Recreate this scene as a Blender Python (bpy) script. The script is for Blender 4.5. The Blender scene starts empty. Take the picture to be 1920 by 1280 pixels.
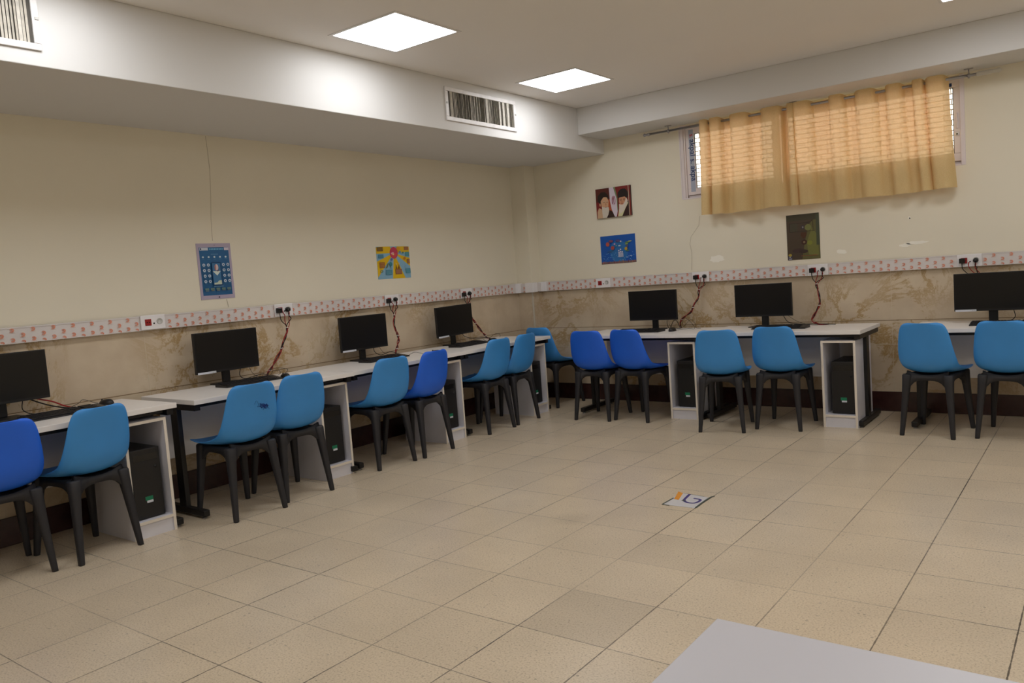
import bpy, bmesh, math, random
from mathutils import Vector, Matrix
PI = math.pi
random.seed(7)
S = bpy.context.scene
COL = S.collection

# ------------------------------------------------------------------ camera
cd = bpy.data.cameras.new('camera')
cam = bpy.data.objects.new('camera', cd)
COL.objects.link(cam)
cam.location = (5.216, -7.208, 1.363)
cam.rotation_euler = (1.4893, 0.0724, 0.6447)
cd.sensor_width = 36.0
cd.lens = 1487.76 / 1920 * 36
cd.clip_start = 0.05
S.camera = cam

# ------------------------------------------------------------------ world, exposure
w = bpy.data.worlds.new('sky'); S.world = w; w.use_nodes = True
w.node_tree.nodes['Background'].inputs[0].default_value = (1.0, 0.93, 0.84, 1)
w.node_tree.nodes['Background'].inputs[1].default_value = 5.0
S.view_settings.view_transform = 'Standard'
S.view_settings.look = 'None'
S.view_settings.gamma = 1.0
S.view_settings.use_curve_mapping = False
S.view_settings.exposure = 0.0
LAMP = 11.8            # strength of the ceiling panels (they are the room's light)

# ------------------------------------------------------------------ materials
def lin(c):
    return tuple(((v/255)/12.92 if v/255 <= 0.04045 else ((v/255+0.055)/1.055)**2.4) for v in c)
def mat(name, rgb, rough=0.5, spec=0.5, metal=0.0, emit=None, es=0.0, var=0.0, vscale=8.0, bump=0.0, bscale=60.0):
    m = bpy.data.materials.new(name); m.use_nodes = True
    nt = m.node_tree; b = nt.nodes['Principled BSDF']
    b.inputs['Base Color'].default_value = (*lin(rgb), 1)
    b.inputs['Roughness'].default_value = rough
    b.inputs['Specular IOR Level'].default_value = spec
    b.inputs['Metallic'].default_value = metal
    if emit:
        b.inputs['Emission Color'].default_value = (*emit, 1); b.inputs['Emission Strength'].default_value = es
    tc = nt.nodes.new('ShaderNodeTexCoord')
    if var > 0:
        n = nt.nodes.new('ShaderNodeTexNoise'); n.inputs['Scale'].default_value = vscale; n.inputs['Detail'].default_value = 5
        nt.links.new(tc.outputs['Object'], n.inputs['Vector'])
        r = nt.nodes.new('ShaderNodeMapRange')
        r.inputs['From Min'].default_value = 0.3; r.inputs['From Max'].default_value = 0.7
        r.inputs['To Min'].default_value = 1-var; r.inputs['To Max'].default_value = 1+var
        nt.links.new(n.outputs['Fac'], r.inputs['Value'])
        h = nt.nodes.new('ShaderNodeHueSaturation'); h.inputs['Color'].default_value = (*lin(rgb), 1)
        nt.links.new(r.outputs[0], h.inputs['Value']); nt.links.new(h.outputs[0], b.inputs['Base Color'])
    if bump > 0:
        n2 = nt.nodes.new('ShaderNodeTexNoise'); n2.inputs['Scale'].default_value = bscale; n2.inputs['Detail'].default_value = 3
        nt.links.new(tc.outputs['Object'], n2.inputs['Vector'])
        bp = nt.nodes.new('ShaderNodeBump'); bp.inputs['Strength'].default_value = bump; bp.inputs['Distance'].default_value = 0.004
        nt.links.new(n2.outputs['Fac'], bp.inputs['Height']); nt.links.new(bp.outputs[0], b.inputs['Normal'])
    return m

M = dict(
    paint=mat('wall_paint', (233, 225, 205), .62, .35, var=.02, vscale=1.5, bump=.08, bscale=30),
    ceil=mat('ceiling_paint', (240, 236, 231), .7, .3, var=.01, vscale=1, bump=.05, bscale=20),
    boxing=mat('duct_boxing_paint', (218, 216, 213), .7, .3, var=.01, vscale=1, bump=.05, bscale=20),
    skirting=mat('dark_skirting_stone', (62, 36, 34), .25, .5, var=.25, vscale=14),
    trunk=mat('white_trunking_film', (222, 215, 212), .35, .5),
    logo=mat('orange_film_print', (222, 146, 120), .45, .4),
    logo_t=mat('pale_orange_film_print', (224, 168, 146), .45, .4),
    plug_white=mat('white_socket_plastic', (240, 236, 236), .3, .5),
    red=mat('red_socket_plastic', (150, 22, 22), .35, .5),
    grey=mat('grey_socket_plastic', (190, 188, 182), .4, .5),
    hole=mat('dark_socket_hole', (20, 18, 18), .6, .2),
    melamine=mat('white_melamine', (240, 235, 231), .32, .45, var=.01, vscale=20),
    panel=mat('bluish_white_melamine', (230, 225, 220), .35, .45, var=.01, vscale=20),
    edge=mat('cream_edge_band', (232, 222, 208), .4, .4),
    steel=mat('black_powder_coated_steel', (26, 24, 24), .42, .4),
    black=mat('black_plastic', (26, 25, 26), .4, .4),
    blackg=mat('black_gloss_plastic', (16, 15, 16), .22, .5),
    screen=mat('black_screen', (9, 8, 9), .28, .4),
    keys=mat('black_keycaps', (34, 33, 35), .5, .35),
    label=mat('pale_sticker', (214, 216, 224), .4, .4),
    green=mat('green_sticker', (20, 120, 84), .4, .4),
    base=mat('charcoal_plastic', (44, 43, 46), .5, .35, bump=.06, bscale=200),
    lblue=mat('light_blue_plastic', (66, 148, 222), .42, .4, var=.05, vscale=3.5, bump=.05, bscale=300),
    dblue=mat('dark_blue_plastic', (38, 106, 232), .42, .4, var=.04, vscale=3.5, bump=.05, bscale=300),
    scuff=mat('scuffed_blue_plastic', (38, 98, 146), .5, .3),
    ink=mat('blue_pen_ink', (28, 50, 130), .5, .3),
    cord=mat('black_cord', (24, 22, 22), .5, .3),
    rcord=mat('red_cord', (150, 38, 36), .5, .3),
    tie=mat('white_cable_tie', (230, 225, 220), .4, .4),
    chrome=mat('brushed_rod_metal', (170, 168, 172), .3, .5, metal=.9),
    finial=mat('cream_rod_cap', (205, 200, 188), .5, .4),
    pvc=mat('white_pvc', (228, 218, 220), .3, .5),
    film=mat('grey_protective_film', (168, 176, 196), .4, .4),
    filmt=mat('blue_film_print', (20, 48, 104), .4, .4),
    filmr=mat('red_film_print', (190, 50, 60), .4, .4),
    gasket=mat('dark_window_gasket', (40, 38, 44), .5, .3),
    outside=mat('pale_outside_brick', (112, 88, 62), .8, .2),
    ventw=mat('white_vent_enamel', (226, 222, 220), .35, .5, var=.06, vscale=25),
    vents=mat('grey_vent_slats', (196, 189, 176), .45, .45, var=.15, vscale=40),
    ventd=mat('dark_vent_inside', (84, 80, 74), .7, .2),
    lampf=mat('white_lamp_frame', (225, 222, 220), .4, .4),
    lamp=mat('lit_lamp_diffuser', (255, 255, 255), .4, .3, emit=(.965, .985, 1.02), es=LAMP),
    unit=mat('lilac_white_melamine', (222, 220, 227), .35, .45, var=.01, vscale=20),
    tablem=mat('pale_grey_laminate', (200, 198, 203), .35, .45),
    paper=mat('white_floor_sheet', (208, 205, 205), .4, .4),
    orange=mat('orange_ink', (226, 148, 40), .45, .4),
    purple=mat('purple_ink', (66, 54, 124), .45, .4),
    tape=mat('dark_tape_edge', (74, 82, 72), .5, .4),
    crack=mat('hairline_crack', (176, 164, 140), .8, .1),
    chip=mat('bare_white_plaster', (248, 243, 230), .8, .1),
    joint=mat('wall_joint_filler', (205, 196, 180), .6, .3),
)

def floor_mat():
    m = bpy.data.materials.new('terrazzo_floor_tiles'); m.use_nodes = True
    nt = m.node_tree; N = nt.nodes; L = nt.links; b = N['Principled BSDF']
    tc = N.new('ShaderNodeTexCoord')
    mp = N.new('ShaderNodeMapping'); mp.vector_type = 'POINT'
    T = 0.4
    mp.inputs['Location'].default_value = (-3.743/T, 4.444/T, 0); mp.inputs['Scale'].default_value = (1/T, 1/T, 1)
    L.new(tc.outputs['Object'], mp.inputs[0])
    sep = N.new('ShaderNodeSeparateXYZ'); L.new(mp.outputs[0], sep.inputs[0])
    def mth(op, a, b_=None, c=None):
        n = N.new('ShaderNodeMath'); n.operation = op
        for i, v in enumerate((a, b_, c)):
            if v is None: continue
            if isinstance(v, (int, float)): n.inputs[i].default_value = v
            else: L.new(v, n.inputs[i])
        return n.outputs[0]
    x, y = sep.outputs[0], sep.outputs[1]
    fx, fy = mth('FLOOR', x), mth('FLOOR', y)
    comb = N.new('ShaderNodeCombineXYZ'); L.new(fx, comb.inputs[0]); L.new(fy, comb.inputs[1])
    wn = N.new('ShaderNodeTexWhiteNoise'); wn.noise_dimensions = '2D'; L.new(comb.outputs[0], wn.inputs['Vector'])
    # edge distances
    wob = N.new('ShaderNodeTexNoise'); wob.inputs['Scale'].default_value = 40; L.new(tc.outputs['Object'], wob.inputs['Vector'])
    wv = mth('MULTIPLY', mth('SUBTRACT', wob.outputs['Fac'], .5), .012)
    def edge(v):
        fr = mth('FRACT', v)
        return mth('ADD', mth('MINIMUM', fr, mth('SUBTRACT', 1.0, fr)), wv)
    ex, ey = edge(x), edge(y)
    # joints between columns are a little wider and dirtier than the others
    big = N.new('ShaderNodeTexNoise'); big.inputs['Scale'].default_value = 1.1; L.new(tc.outputs['Object'], big.inputs['Vector'])
    gx = N.new('ShaderNodeMapRange'); gx.inputs['From Min'].default_value = .004; gx.inputs['From Max'].default_value = .0085
    gx.inputs['To Min'].default_value = .95; gx.inputs['To Max'].default_value = 0; L.new(ex, gx.inputs[0])
    gy = N.new('ShaderNodeMapRange'); gy.inputs['From Min'].default_value = .003; gy.inputs['From Max'].default_value = .0075
    gy.inputs['To Min'].default_value = .80; gy.inputs['To Max'].default_value = 0; L.new(ey, gy.inputs[0])
    bm_ = N.new('ShaderNodeMapRange'); bm_.inputs['From Min'].default_value = .35; bm_.inputs['From Max'].default_value = .62
    bm_.inputs['To Min'].default_value = .35; bm_.inputs['To Max'].default_value = 1; L.new(big.outputs['Fac'], bm_.inputs[0])
    g = mth('MULTIPLY', mth('MAXIMUM', gx.outputs[0], gy.outputs[0]), bm_.outputs[0])
    # terrazzo flecks
    v1 = N.new('ShaderNodeTexNoise'); v1.inputs['Scale'].default_value = 130; v1.inputs['Detail'].default_value = 4; v1.inputs['Roughness'].default_value = .7
    L.new(tc.outputs['Object'], v1.inputs['Vector'])
    cr = N.new('ShaderNodeValToRGB')
    cr.color_ramp.elements[0].position = .30; cr.color_ramp.elements[0].color = (*lin((158, 138, 112)), 1)
    cr.color_ramp.elements[1].position = .46; cr.color_ramp.elements[1].color = (*lin((212, 194, 167)), 1)
    e = cr.color_ramp.elements.new(.72); e.color = (*lin((224, 208, 184)), 1)
    L.new(v1.outputs['Fac'], cr.inputs[0])
    # per tile tone + soft patches + two darker tiles
    tone = N.new('ShaderNodeMapRange'); tone.inputs['To Min'].default_value = .955; tone.inputs['To Max'].default_value = 1.02; L.new(wn.outputs['Value'], tone.inputs[0])
    pt = N.new('ShaderNodeTexNoise'); pt.inputs['Scale'].default_value = 2.6; pt.inputs['Detail'].default_value = 6; L.new(tc.outputs['Object'], pt.inputs['Vector'])
    ptr = N.new('ShaderNodeMapRange'); ptr.inputs['From Min'].default_value = .3; ptr.inputs['From Max'].default_value = .7
    ptr.inputs['To Min'].default_value = .94; ptr.inputs['To Max'].default_value = 1.06; L.new(pt.outputs['Fac'], ptr.inputs[0])
    def cell(i, j, k):
        a = mth('COMPARE', fx, float(i), .2); c = mth('COMPARE', fy, float(j), .2)
        return mth('SUBTRACT', 1.0, mth('MULTIPLY', mth('MULTIPLY', a, c), k))
    val = mth('MULTIPLY', mth('MULTIPLY', tone.outputs[0], ptr.outputs[0]), mth('MULTIPLY', cell(-1, -1, .13), cell(-1, 1, .06)))
    # a brownish round stain
    sx = N.new('ShaderNodeVectorMath'); sx.operation = 'DISTANCE'; L.new(tc.outputs['Object'], sx.inputs[0]); sx.inputs[1].default_value = (2.80, -3.62, 0)
    st = N.new('ShaderNodeMapRange'); st.inputs['From Min'].default_value = .03; st.inputs['From Max'].default_value = .13
    st.inputs['To Min'].default_value = .88; st.inputs['To Max'].default_value = 1; L.new(sx.outputs['Value'], st.inputs[0])
    val = mth('MULTIPLY', val, st.outputs[0])
    vo = N.new('ShaderNodeTexVoronoi'); vo.inputs['Scale'].default_value = 34; L.new(tc.outputs['Object'], vo.inputs['Vector'])
    sc_ = N.new('ShaderNodeSeparateColor'); L.new(vo.outputs['Color'], sc_.inputs[0])
    dk = mth('MULTIPLY', mth('GREATER_THAN', sc_.outputs[0], .55), mth('LESS_THAN', vo.outputs['Distance'], mth('MULTIPLY', sc_.outputs[1], .2)))
    val = mth('MULTIPLY', val, mth('SUBTRACT', 1.0, mth('MULTIPLY', dk, .30)))
    h = N.new('ShaderNodeHueSaturation'); L.new(cr.outputs[0], h.inputs['Color']); L.new(val, h.inputs['Value'])
    mx = N.new('ShaderNodeMix'); mx.data_type = 'RGBA'; L.new(g, mx.inputs[0]); L.new(h.outputs[0], mx.inputs[6]); mx.inputs[7].default_value = (*lin((70, 60, 50)), 1)
    L.new(mx.outputs[2], b.inputs['Base Color'])
    b.inputs['Roughness'].default_value = .28; b.inputs['Specular IOR Level'].default_value = .45
    bp = N.new('ShaderNodeBump'); bp.inputs['Strength'].default_value = .25; bp.inputs['Distance'].default_value = .002; bp.invert = True
    L.new(g, bp.inputs['Height']); L.new(bp.outputs[0], b.inputs['Normal'])
    return m
M['floor'] = floor_mat()

def marble_mat():
    m = bpy.data.materials.new('beige_marble_cladding'); m.use_nodes = True
    nt = m.node_tree; N = nt.nodes; L = nt.links; b = N['Principled BSDF']
    tc = N.new('ShaderNodeTexCoord')
    n0 = N.new('ShaderNodeTexNoise'); n0.inputs['Scale'].default_value = 2.2; n0.inputs['Detail'].default_value = 8; n0.inputs['Roughness'].default_value = .74; n0.inputs['Distortion'].default_value = .5
    L.new(tc.outputs['Object'], n0.inputs['Vector'])
    # vein = ridge of noise
    s1 = N.new('ShaderNodeMath'); s1.operation = 'SUBTRACT'; L.new(n0.outputs['Fac'], s1.inputs[0]); s1.inputs[1].default_value = .5
    s2 = N.new('ShaderNodeMath'); s2.operation = 'ABSOLUTE'; L.new(s1.outputs[0], s2.inputs[0])
    r = N.new('ShaderNodeMapRange'); r.inputs['From Min'].default_value = 0; r.inputs['From Max'].default_value = .045; r.inputs['To Min'].default_value = 1; r.inputs['To Max'].default_value = 0
    L.new(s2.outputs[0], r.inputs[0])
    n1 = N.new('ShaderNodeTexNoise'); n1.inputs['Scale'].default_value = .9; n1.inputs['Detail'].default_value = 2; L.new(tc.outputs['Object'], n1.inputs['Vector'])
    r1 = N.new('ShaderNodeMapRange'); r1.inputs['From Min'].default_value = .45; r1.inputs['From Max'].default_value = .60; r1.inputs['To Min'].default_value = .05; r1.inputs['To Max'].default_value = .95
    L.new(n1.outputs['Fac'], r1.inputs[0])
    mu = N.new('ShaderNodeMath'); mu.operation = 'MULTIPLY'; L.new(r.outputs[0], mu.inputs[0]); L.new(r1.outputs[0], mu.inputs[1])
    n2 = N.new('ShaderNodeTexNoise'); n2.inputs['Scale'].default_value = 3.5; n2.inputs['Detail'].default_value = 6; L.new(tc.outputs['Object'], n2.inputs['Vector'])
    cr = N.new('ShaderNodeValToRGB'); cr.color_ramp.elements[0].position = .3; cr.color_ramp.elements[0].color = (*lin((196, 176, 150)), 1)
    cr.color_ramp.elements[1].position = .7; cr.color_ramp.elements[1].color = (*lin((216, 199, 173)), 1)
    L.new(n2.outputs['Fac'], cr.inputs[0])
    mx = N.new('ShaderNodeMix'); mx.data_type = 'RGBA'; L.new(mu.outputs[0], mx.inputs[0]); L.new(cr.outputs[0], mx.inputs[6]); mx.inputs[7].default_value = (*lin((168, 134, 78)), 1)
    L.new(mx.outputs[2], b.inputs['Base Color']); b.inputs['Roughness'].default_value = .3; b.inputs['Specular IOR Level'].default_value = .45
    return m
M['marble'] = marble_mat()
M['mjoint'] = mat('marble_joint', (140, 116, 88), .7, .2)
M['mjointl'] = mat('pale_marble_joint', (208, 194, 170), .6, .2)

def curtain_mat():
    m = bpy.data.materials.new('sheer_tan_voile'); m.use_nodes = True
    nt = m.node_tree; N = nt.nodes; L = nt.links; N.remove(N['Principled BSDF'])
    out = N['Material Output']; tc = N.new('ShaderNodeTexCoord')
    wv = N.new('ShaderNodeTexNoise'); wv.inputs['Scale'].default_value = 160; L.new(tc.outputs['Object'], wv.inputs['Vector'])
    cr = N.new('ShaderNodeValToRGB'); cr.color_ramp.elements[0].position = .3; cr.color_ramp.elements[0].color = (*lin((226, 206, 150)), 1)
    cr.color_ramp.elements[1].position = .7; cr.color_ramp.elements[1].color = (*lin((236, 218, 164)), 1); L.new(wv.outputs['Fac'], cr.inputs[0])
    d = N.new('ShaderNodeBsdfDiffuse'); L.new(cr.outputs[0], d.inputs[0])
    t = N.new('ShaderNodeBsdfTranslucent'); t.inputs[0].default_value = (*lin((236, 176, 138)), 1)
    tr = N.new('ShaderNodeBsdfTransparent'); tr.inputs[0].default_value = (*lin((244, 214, 186)), 1)
    m1 = N.new('ShaderNodeMixShader'); m1.inputs[0].default_value = .30; L.new(d.outputs[0], m1.inputs[1]); L.new(t.outputs[0], m1.inputs[2])
    m2 = N.new('ShaderNodeMixShader'); m2.inputs[0].default_value = .045; L.new(m1.outputs[0], m2.inputs[1]); L.new(tr.outputs[0], m2.inputs[2])
    L.new(m2.outputs[0], out.inputs[0])
    return m
M['curtain'] = curtain_mat()
def glass_mat():
    m = bpy.data.materials.new('window_glass'); m.use_nodes = True
    nt = m.node_tree; N = nt.nodes; L = nt.links; N.remove(N['Principled BSDF'])
    t = N.new('ShaderNodeBsdfTransparent'); t.inputs[0].default_value = (.9, .93, .92, 1)
    g = N.new('ShaderNodeBsdfGlossy'); g.inputs['Roughness'].default_value = .02
    f = N.new('ShaderNodeFresnel'); x = N.new('ShaderNodeMixShader')
    L.new(f.outputs[0], x.inputs[0]); L.new(t.outputs[0], x.inputs[1]); L.new(g.outputs[0], x.inputs[2]); L.new(x.outputs[0], N['Material Output'].inputs[0])
    return m
M['glass'] = glass_mat()
_cm = {}
def cmat(rgb):                                   # printed colours of the posters
    k = tuple(rgb)
    if k not in _cm: _cm[k] = mat('poster_ink', rgb, .35, .4)
    return _cm[k]

# ------------------------------------------------------------------ mesh builder
class MB:
    def __init__(s): s.v = []; s.f = []; s.m = []; s.mats = []; s.sm = []
    def mi(s, m):
        if m not in s.mats: s.mats.append(m)
        return s.mats.index(m)
    def add(s, vs, fs, m, smooth=False, X=None):
        o = len(s.v)
        s.v += [tuple(X @ Vector(p)) if X else tuple(p) for p in vs]
        k = s.mi(m)
        for f in fs: s.f.append([o+i for i in f]); s.m.append(k); s.sm.append(smooth)
        return s
    def box(s, a, b, m, X=None):
        (x0, y0, z0), (x1, y1, z1) = [(min(p, q), max(p, q)) for p, q in zip(a, b)], 0 if 0 else (0, 0, 0) if 0 else None or (0, 0, 0)
        return s
    def prism(s, pts, h, m, X=None, z0=0.0):     # polygon in xy extruded z0 .. z0+h
        n = len(pts)
        vs = [(p[0], p[1], z0) for p in pts]+[(p[0], p[1], z0+h) for p in pts]
        fs = [list(range(n))[::-1], list(range(n, 2*n))]+[[i, (i+1) % n, n+(i+1) % n, n+i] for i in range(n)]
        return s.add(vs, fs, m, X=X)
    def flat(s, pts, m, X=None, z=0.0):
        return s.add([(p[0], p[1], z) for p in pts], [list(range(len(pts)))], m, X=X)
    def tube(s, pts, r, m, n=8, caps=True):
        pts = [Vector(p) for p in pts]; rs = r if isinstance(r, (list, tuple)) else [r]*len(pts)
        vs = []; prev = None
        for i, p in enumerate(pts):
            t = (pts[min(i+1, len(pts)-1)]-pts[max(i-1, 0)]).normalized()
            if prev is None:
                a = Vector((0, 0, 1)) if abs(t.z) < .9 else Vector((1, 0, 0)); u = t.cross(a).normalized()
            else: u = (prev-t*prev.dot(t)).normalized()
            prev = u; w_ = t.cross(u)
            for k in range(n):
                an = 2*PI*k/n; vs.append(p+u*math.cos(an)*rs[i]+w_*math.sin(an)*rs[i])
        fs = [[i*n+k, i*n+(k+1) % n, (i+1)*n+(k+1) % n, (i+1)*n+k] for i in range(len(pts)-1) for k in range(n)]
        if caps: fs += [list(range(n))[::-1], [(len(pts)-1)*n+k for k in range(n)]]
        return s.add(vs, fs, m, True)
    def lathe(s, prof, m, c=(0, 0, 0), n=16, X=None):       # prof of (r,z)
        vs = [(c[0]+r*math.cos(2*PI*k/n), c[1]+r*math.sin(2*PI*k/n), c[2]+z) for r, z in prof for k in range(n)]
        fs = [[i*n+k, i*n+(k+1) % n, (i+1)*n+(k+1) % n, (i+1)*n+k] for i in range(len(prof)-1) for k in range(n)]
        fs += [list(range(n))[::-1], [(len(prof)-1)*n+k for k in range(n)]]
        return s.add(vs, fs, m, True, X=X)
    def build(s, name, parent=None, bevel=0.0, seg=2, solid=0.0, sub=0):
        me = bpy.data.meshes.new(name); me.from_pydata(s.v, [], s.f)
        for m in s.mats: me.materials.append(m)
        me.polygons.foreach_set('material_index', s.m); me.polygons.foreach_set('use_smooth', s.sm)
        me.update()
        o = bpy.data.objects.new(name, me); COL.objects.link(o)
        if parent is not None: o.parent = parent
        if solid: k = o.modifiers.new('thickness', 'SOLIDIFY'); k.thickness = solid; k.offset = 0
        if sub: k = o.modifiers.new('smooth', 'SUBSURF'); k.levels = sub; k.render_levels = sub
        if bevel: k = o.modifiers.new('bevel', 'BEVEL'); k.width = bevel; k.segments = seg; k.limit_method = 'ANGLE'; k.angle_limit = .6
        return o
def _box(s, a, b, m, X=None):
    x0, x1 = sorted((a[0], b[0])); y0, y1 = sorted((a[1], b[1])); z0, z1 = sorted((a[2], b[2]))
    vs = [(x0, y0, z0), (x1, y0, z0), (x1, y1, z0), (x0, y1, z0), (x0, y0, z1), (x1, y0, z1), (x1, y1, z1), (x0, y1, z1)]
    return s.add(vs, [[0, 3, 2, 1], [4, 5, 6, 7], [0, 1, 5, 4], [1, 2, 6, 5], [2, 3, 7, 6], [3, 0, 4, 7]], m, X=X)
MB.box = _box
def box(a, b, m): return MB().box(a, b, m)

def tag(o, label=None, cat=None, group=None, kind=None):
    if label: o['label'] = label
    if cat: o['category'] = cat
    if group: o['group'] = group
    if kind: o['kind'] = kind
    return o
def thing(name, label, cat, loc=(0, 0, 0), rz=0.0, group=None):
    o = bpy.data.objects.new(name, None); COL.objects.link(o); o.empty_display_size = .1
    o.location = loc; o.rotation_euler = (0, 0, rz)
    return tag(o, label, cat, group)
def kids(o): return [c for c in bpy.data.objects if c.parent == o]
def copy_tree(o, parent=None):
    c = o.copy(); COL.objects.link(c)
    if parent is not None: c.parent = parent
    for k in kids(o): copy_tree(k, c)
    return c
def struct(o, label=None, cat=None): return tag(o, label, cat, kind='structure')
def spline(pts, n=8):                            # Catmull-Rom through points
    P = [Vector(p) for p in pts]; P = [P[0]*2-P[1]]+P+[P[-1]*2-P[-2]]; out = []
    for i in range(1, len(P)-2):
        for k in range(n):
            t = k/n; a, b, c, d = P[i-1:i+3]
            out.append(.5*((2*b)+(-a+c)*t+(2*a-5*b+4*c-d)*t*t+(-a+3*b-3*c+d)*t**3))
    return out+[P[-2]]

# ------------------------------------------------------------------ room shell
RX, RY, H = 8.6, -9.6, 2.939
BW, BZ, SD, SZ = 1.089, 2.538, .485, 2.683        # duct boxing along the left wall, soffit along the back wall
struct(box((-.2, RY-.2, -.1), (RX+.2, .2, 0), M['floor']).build('floor'), 'beige terrazzo tiled floor', 'floor')
struct(box((-.2, RY-.2, H), (RX+.2, .2, H+.12), M['ceil']).build('ceiling'), 'plain off white painted ceiling', 'ceiling')
wl = box((-.2, RY, 0), (0, 0, H), M['paint'])
def scratch(mb, pts, wd, m, ax, off=.0012):      # hairline crack as a thin ribbon on the wall face
    for (a, b) in zip(pts, pts[1:]):
        d = Vector((b[0]-a[0], b[1]-a[1])).normalized(); n = Vector((-d.y, d.x))*wd/2
        q = [(a[0]+n.x, a[1]+n.y), (b[0]+n.x, b[1]+n.y), (b[0]-n.x, b[1]-n.y), (a[0]-n.x, a[1]-n.y)]
        mb.add([(off, p[0], p[1]) if ax == 'x' else (p[0], -off, p[1]) for p in q], [[0, 1, 2, 3]], m)
scratch(wl, [(-3.827, 2.533), (-3.82, 2.3), (-3.835, 2.1), (-3.85, 1.95), (-3.857, 1.78)], .0035, M['crack'], 'x')
scratch(wl, [(-3.79, 1.35), (-3.78, 1.29)], .005, M['crack'], 'x')
struct(wl.build('wall_left'), 'cream painted left wall', 'wall')
WX0, WX1, WZ0, WZ1 = 1.925, 4.300, 1.990, 2.674   # window opening
wb = MB()
for a, b in (((-.2, 0, 0), (WX0, .2, H)), ((WX1, 0, 0), (RX+.2, .2, H)), ((WX0, 0, 0), (WX1, .2, WZ0)), ((WX0, 0, WZ1), (WX1, .2, H))):
    wb.box(a, b, M['paint'])
scratch(wb, [(2.084, 1.808), (2.07, 1.72), (1.985, 1.62), (1.968, 1.55), (1.985, 1.47), (1.975, 1.30)], .003, M['crack'], 'y')
def blob(mb, cx, cz, rx, rz, m, seed, n=18, off=.0012):
    r = random.Random(seed); pts = []
    for k in range(n):
        a = 2*PI*k/n; q = .72+.4*r.random(); pts.append((cx+rx*q*math.cos(a), -off, cz+rz*q*math.sin(a)))
    mb.add(pts, [list(range(n))], m)
blob(wb, 2.235, 1.392, .075, .036, M['chip'], 3); blob(wb, 3.36, 1.372, .045, .022, M['chip'], 4)
blob(wb, 3.86, 1.385, .045, .016, M['chip'], 5); blob(wb, 3.95, 1.40, .09, .015, M['chip'], 8)
blob(wb, 3.897, 1.607, .012, .012, M['chip'], 6); blob(wb, 3.900, 1.603, .006, .006, M['hole'], 7, off=.002)
struct(wb.build('wall_back'), 'cream painted back wall with the window', 'wall')
struct(box((RX, RY, 0), (RX+.2, 0, H), M['paint']).build('wall_right'), 'cream painted right wall', 'wall')
struct(box((-.2, RY-.2, 0), (RX+.2, RY, H), M['paint']).build('wall_front'), 'cream painted wall behind the viewer', 'wall')
CX, CY = .194, -.183                              # pier in the corner
struct(box((0, CY, 0), (CX, 0, BZ), M['paint']).build('trim_1'), 'cream corner pier', 'pier')
struct(box((0, RY, BZ), (BW, 0, H), M['boxing']).build('trim_2', bevel=.004), 'white duct boxing along the left wall', 'boxing')
struct(box((BW, -SD, SZ), (RX, 0, H), M['boxing']).build('trim_3', bevel=.004), 'white ceiling drop above the window', 'boxing')
# marble wainscot: slabs as surface pattern in one mesh per wall
def wains(name, segs):
    mb = MB()
    for (p0, p1, nrm, joints) in segs:            # p0,p1 in xy, nrm outward
        p0 = Vector(p0); p1 = Vector(p1); nrm = Vector(nrm); d = (p1-p0).normalized(); Lh = (p1-p0).length
        def q(a, b, z0, z1, t, m):
            A = p0+d*a; B = p0+d*b+nrm*t; mb.box((A.x, A.y, z0), (B.x, B.y, z1), m)
        q(0, Lh, .0, 1.215, .012, M['marble'])
        for z, m in ((.569, 'mjointl'), (.771, 'mjoint')): q(0, Lh, z-.0025, z+.0025, .0128, M[m])
        for j in joints: q(j-.0018, j+.0018, .17, 1.215, .0126, M['mjointl'])
    return mb.build(name)
struct(wains('trim_4', [((0, RY), (0, CY), (1, 0), [.6, 1.5, 2.4, 3.3, 4.2, 5.15, 5.75, 6.5, 7.45, 8.4, 9.0])]), 'beige marble cladding on the left wall', 'cladding')
struct(wains('trim_5', [((CX, 0), (RX, 0), (0, -1), [.75, 1.52, 2.3, 3.55, 4.5, 5.5, 6.5, 7.5])]), 'beige marble cladding on the back wall', 'cladding')
pw = wains('trim_6', [((0, CY), (CX, CY), (0, -1), []), ((CX, CY-.012), (CX, 0), (1, 0), [])])
struct(pw, 'beige marble cladding on the corner pier', 'cladding')
t = box((CX+.0005, CY-.0165, .17), (CX+.0165, CY-.0005, 1.205), M['joint']).build('trim_7', bevel=.002)
struct(t, 'pale corner bead of the pier', 'trim')
struct(box((.012, RY, 0), (.026, CY-.014, .167), M['skirting']).build('baseboard_left', bevel=.003), 'dark red brown stone skirting of the left wall', 'skirting')
struct(box((CX+.03, -.012, 0), (RX, -.026, .167), M['skirting']).build('baseboard_back', bevel=.003), 'dark red brown stone skirting of the back wall', 'skirting')
sk = MB().box((.012, CY-.012, 0), (CX+.012, CY-.026, .167), M['skirting']).box((CX+.012, CY-.026, 0), (CX+.026, -.012, .167), M['skirting'])
struct(sk.build('baseboard_pier', bevel=.003), 'dark stone skirting of the corner pier', 'skirting')

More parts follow.
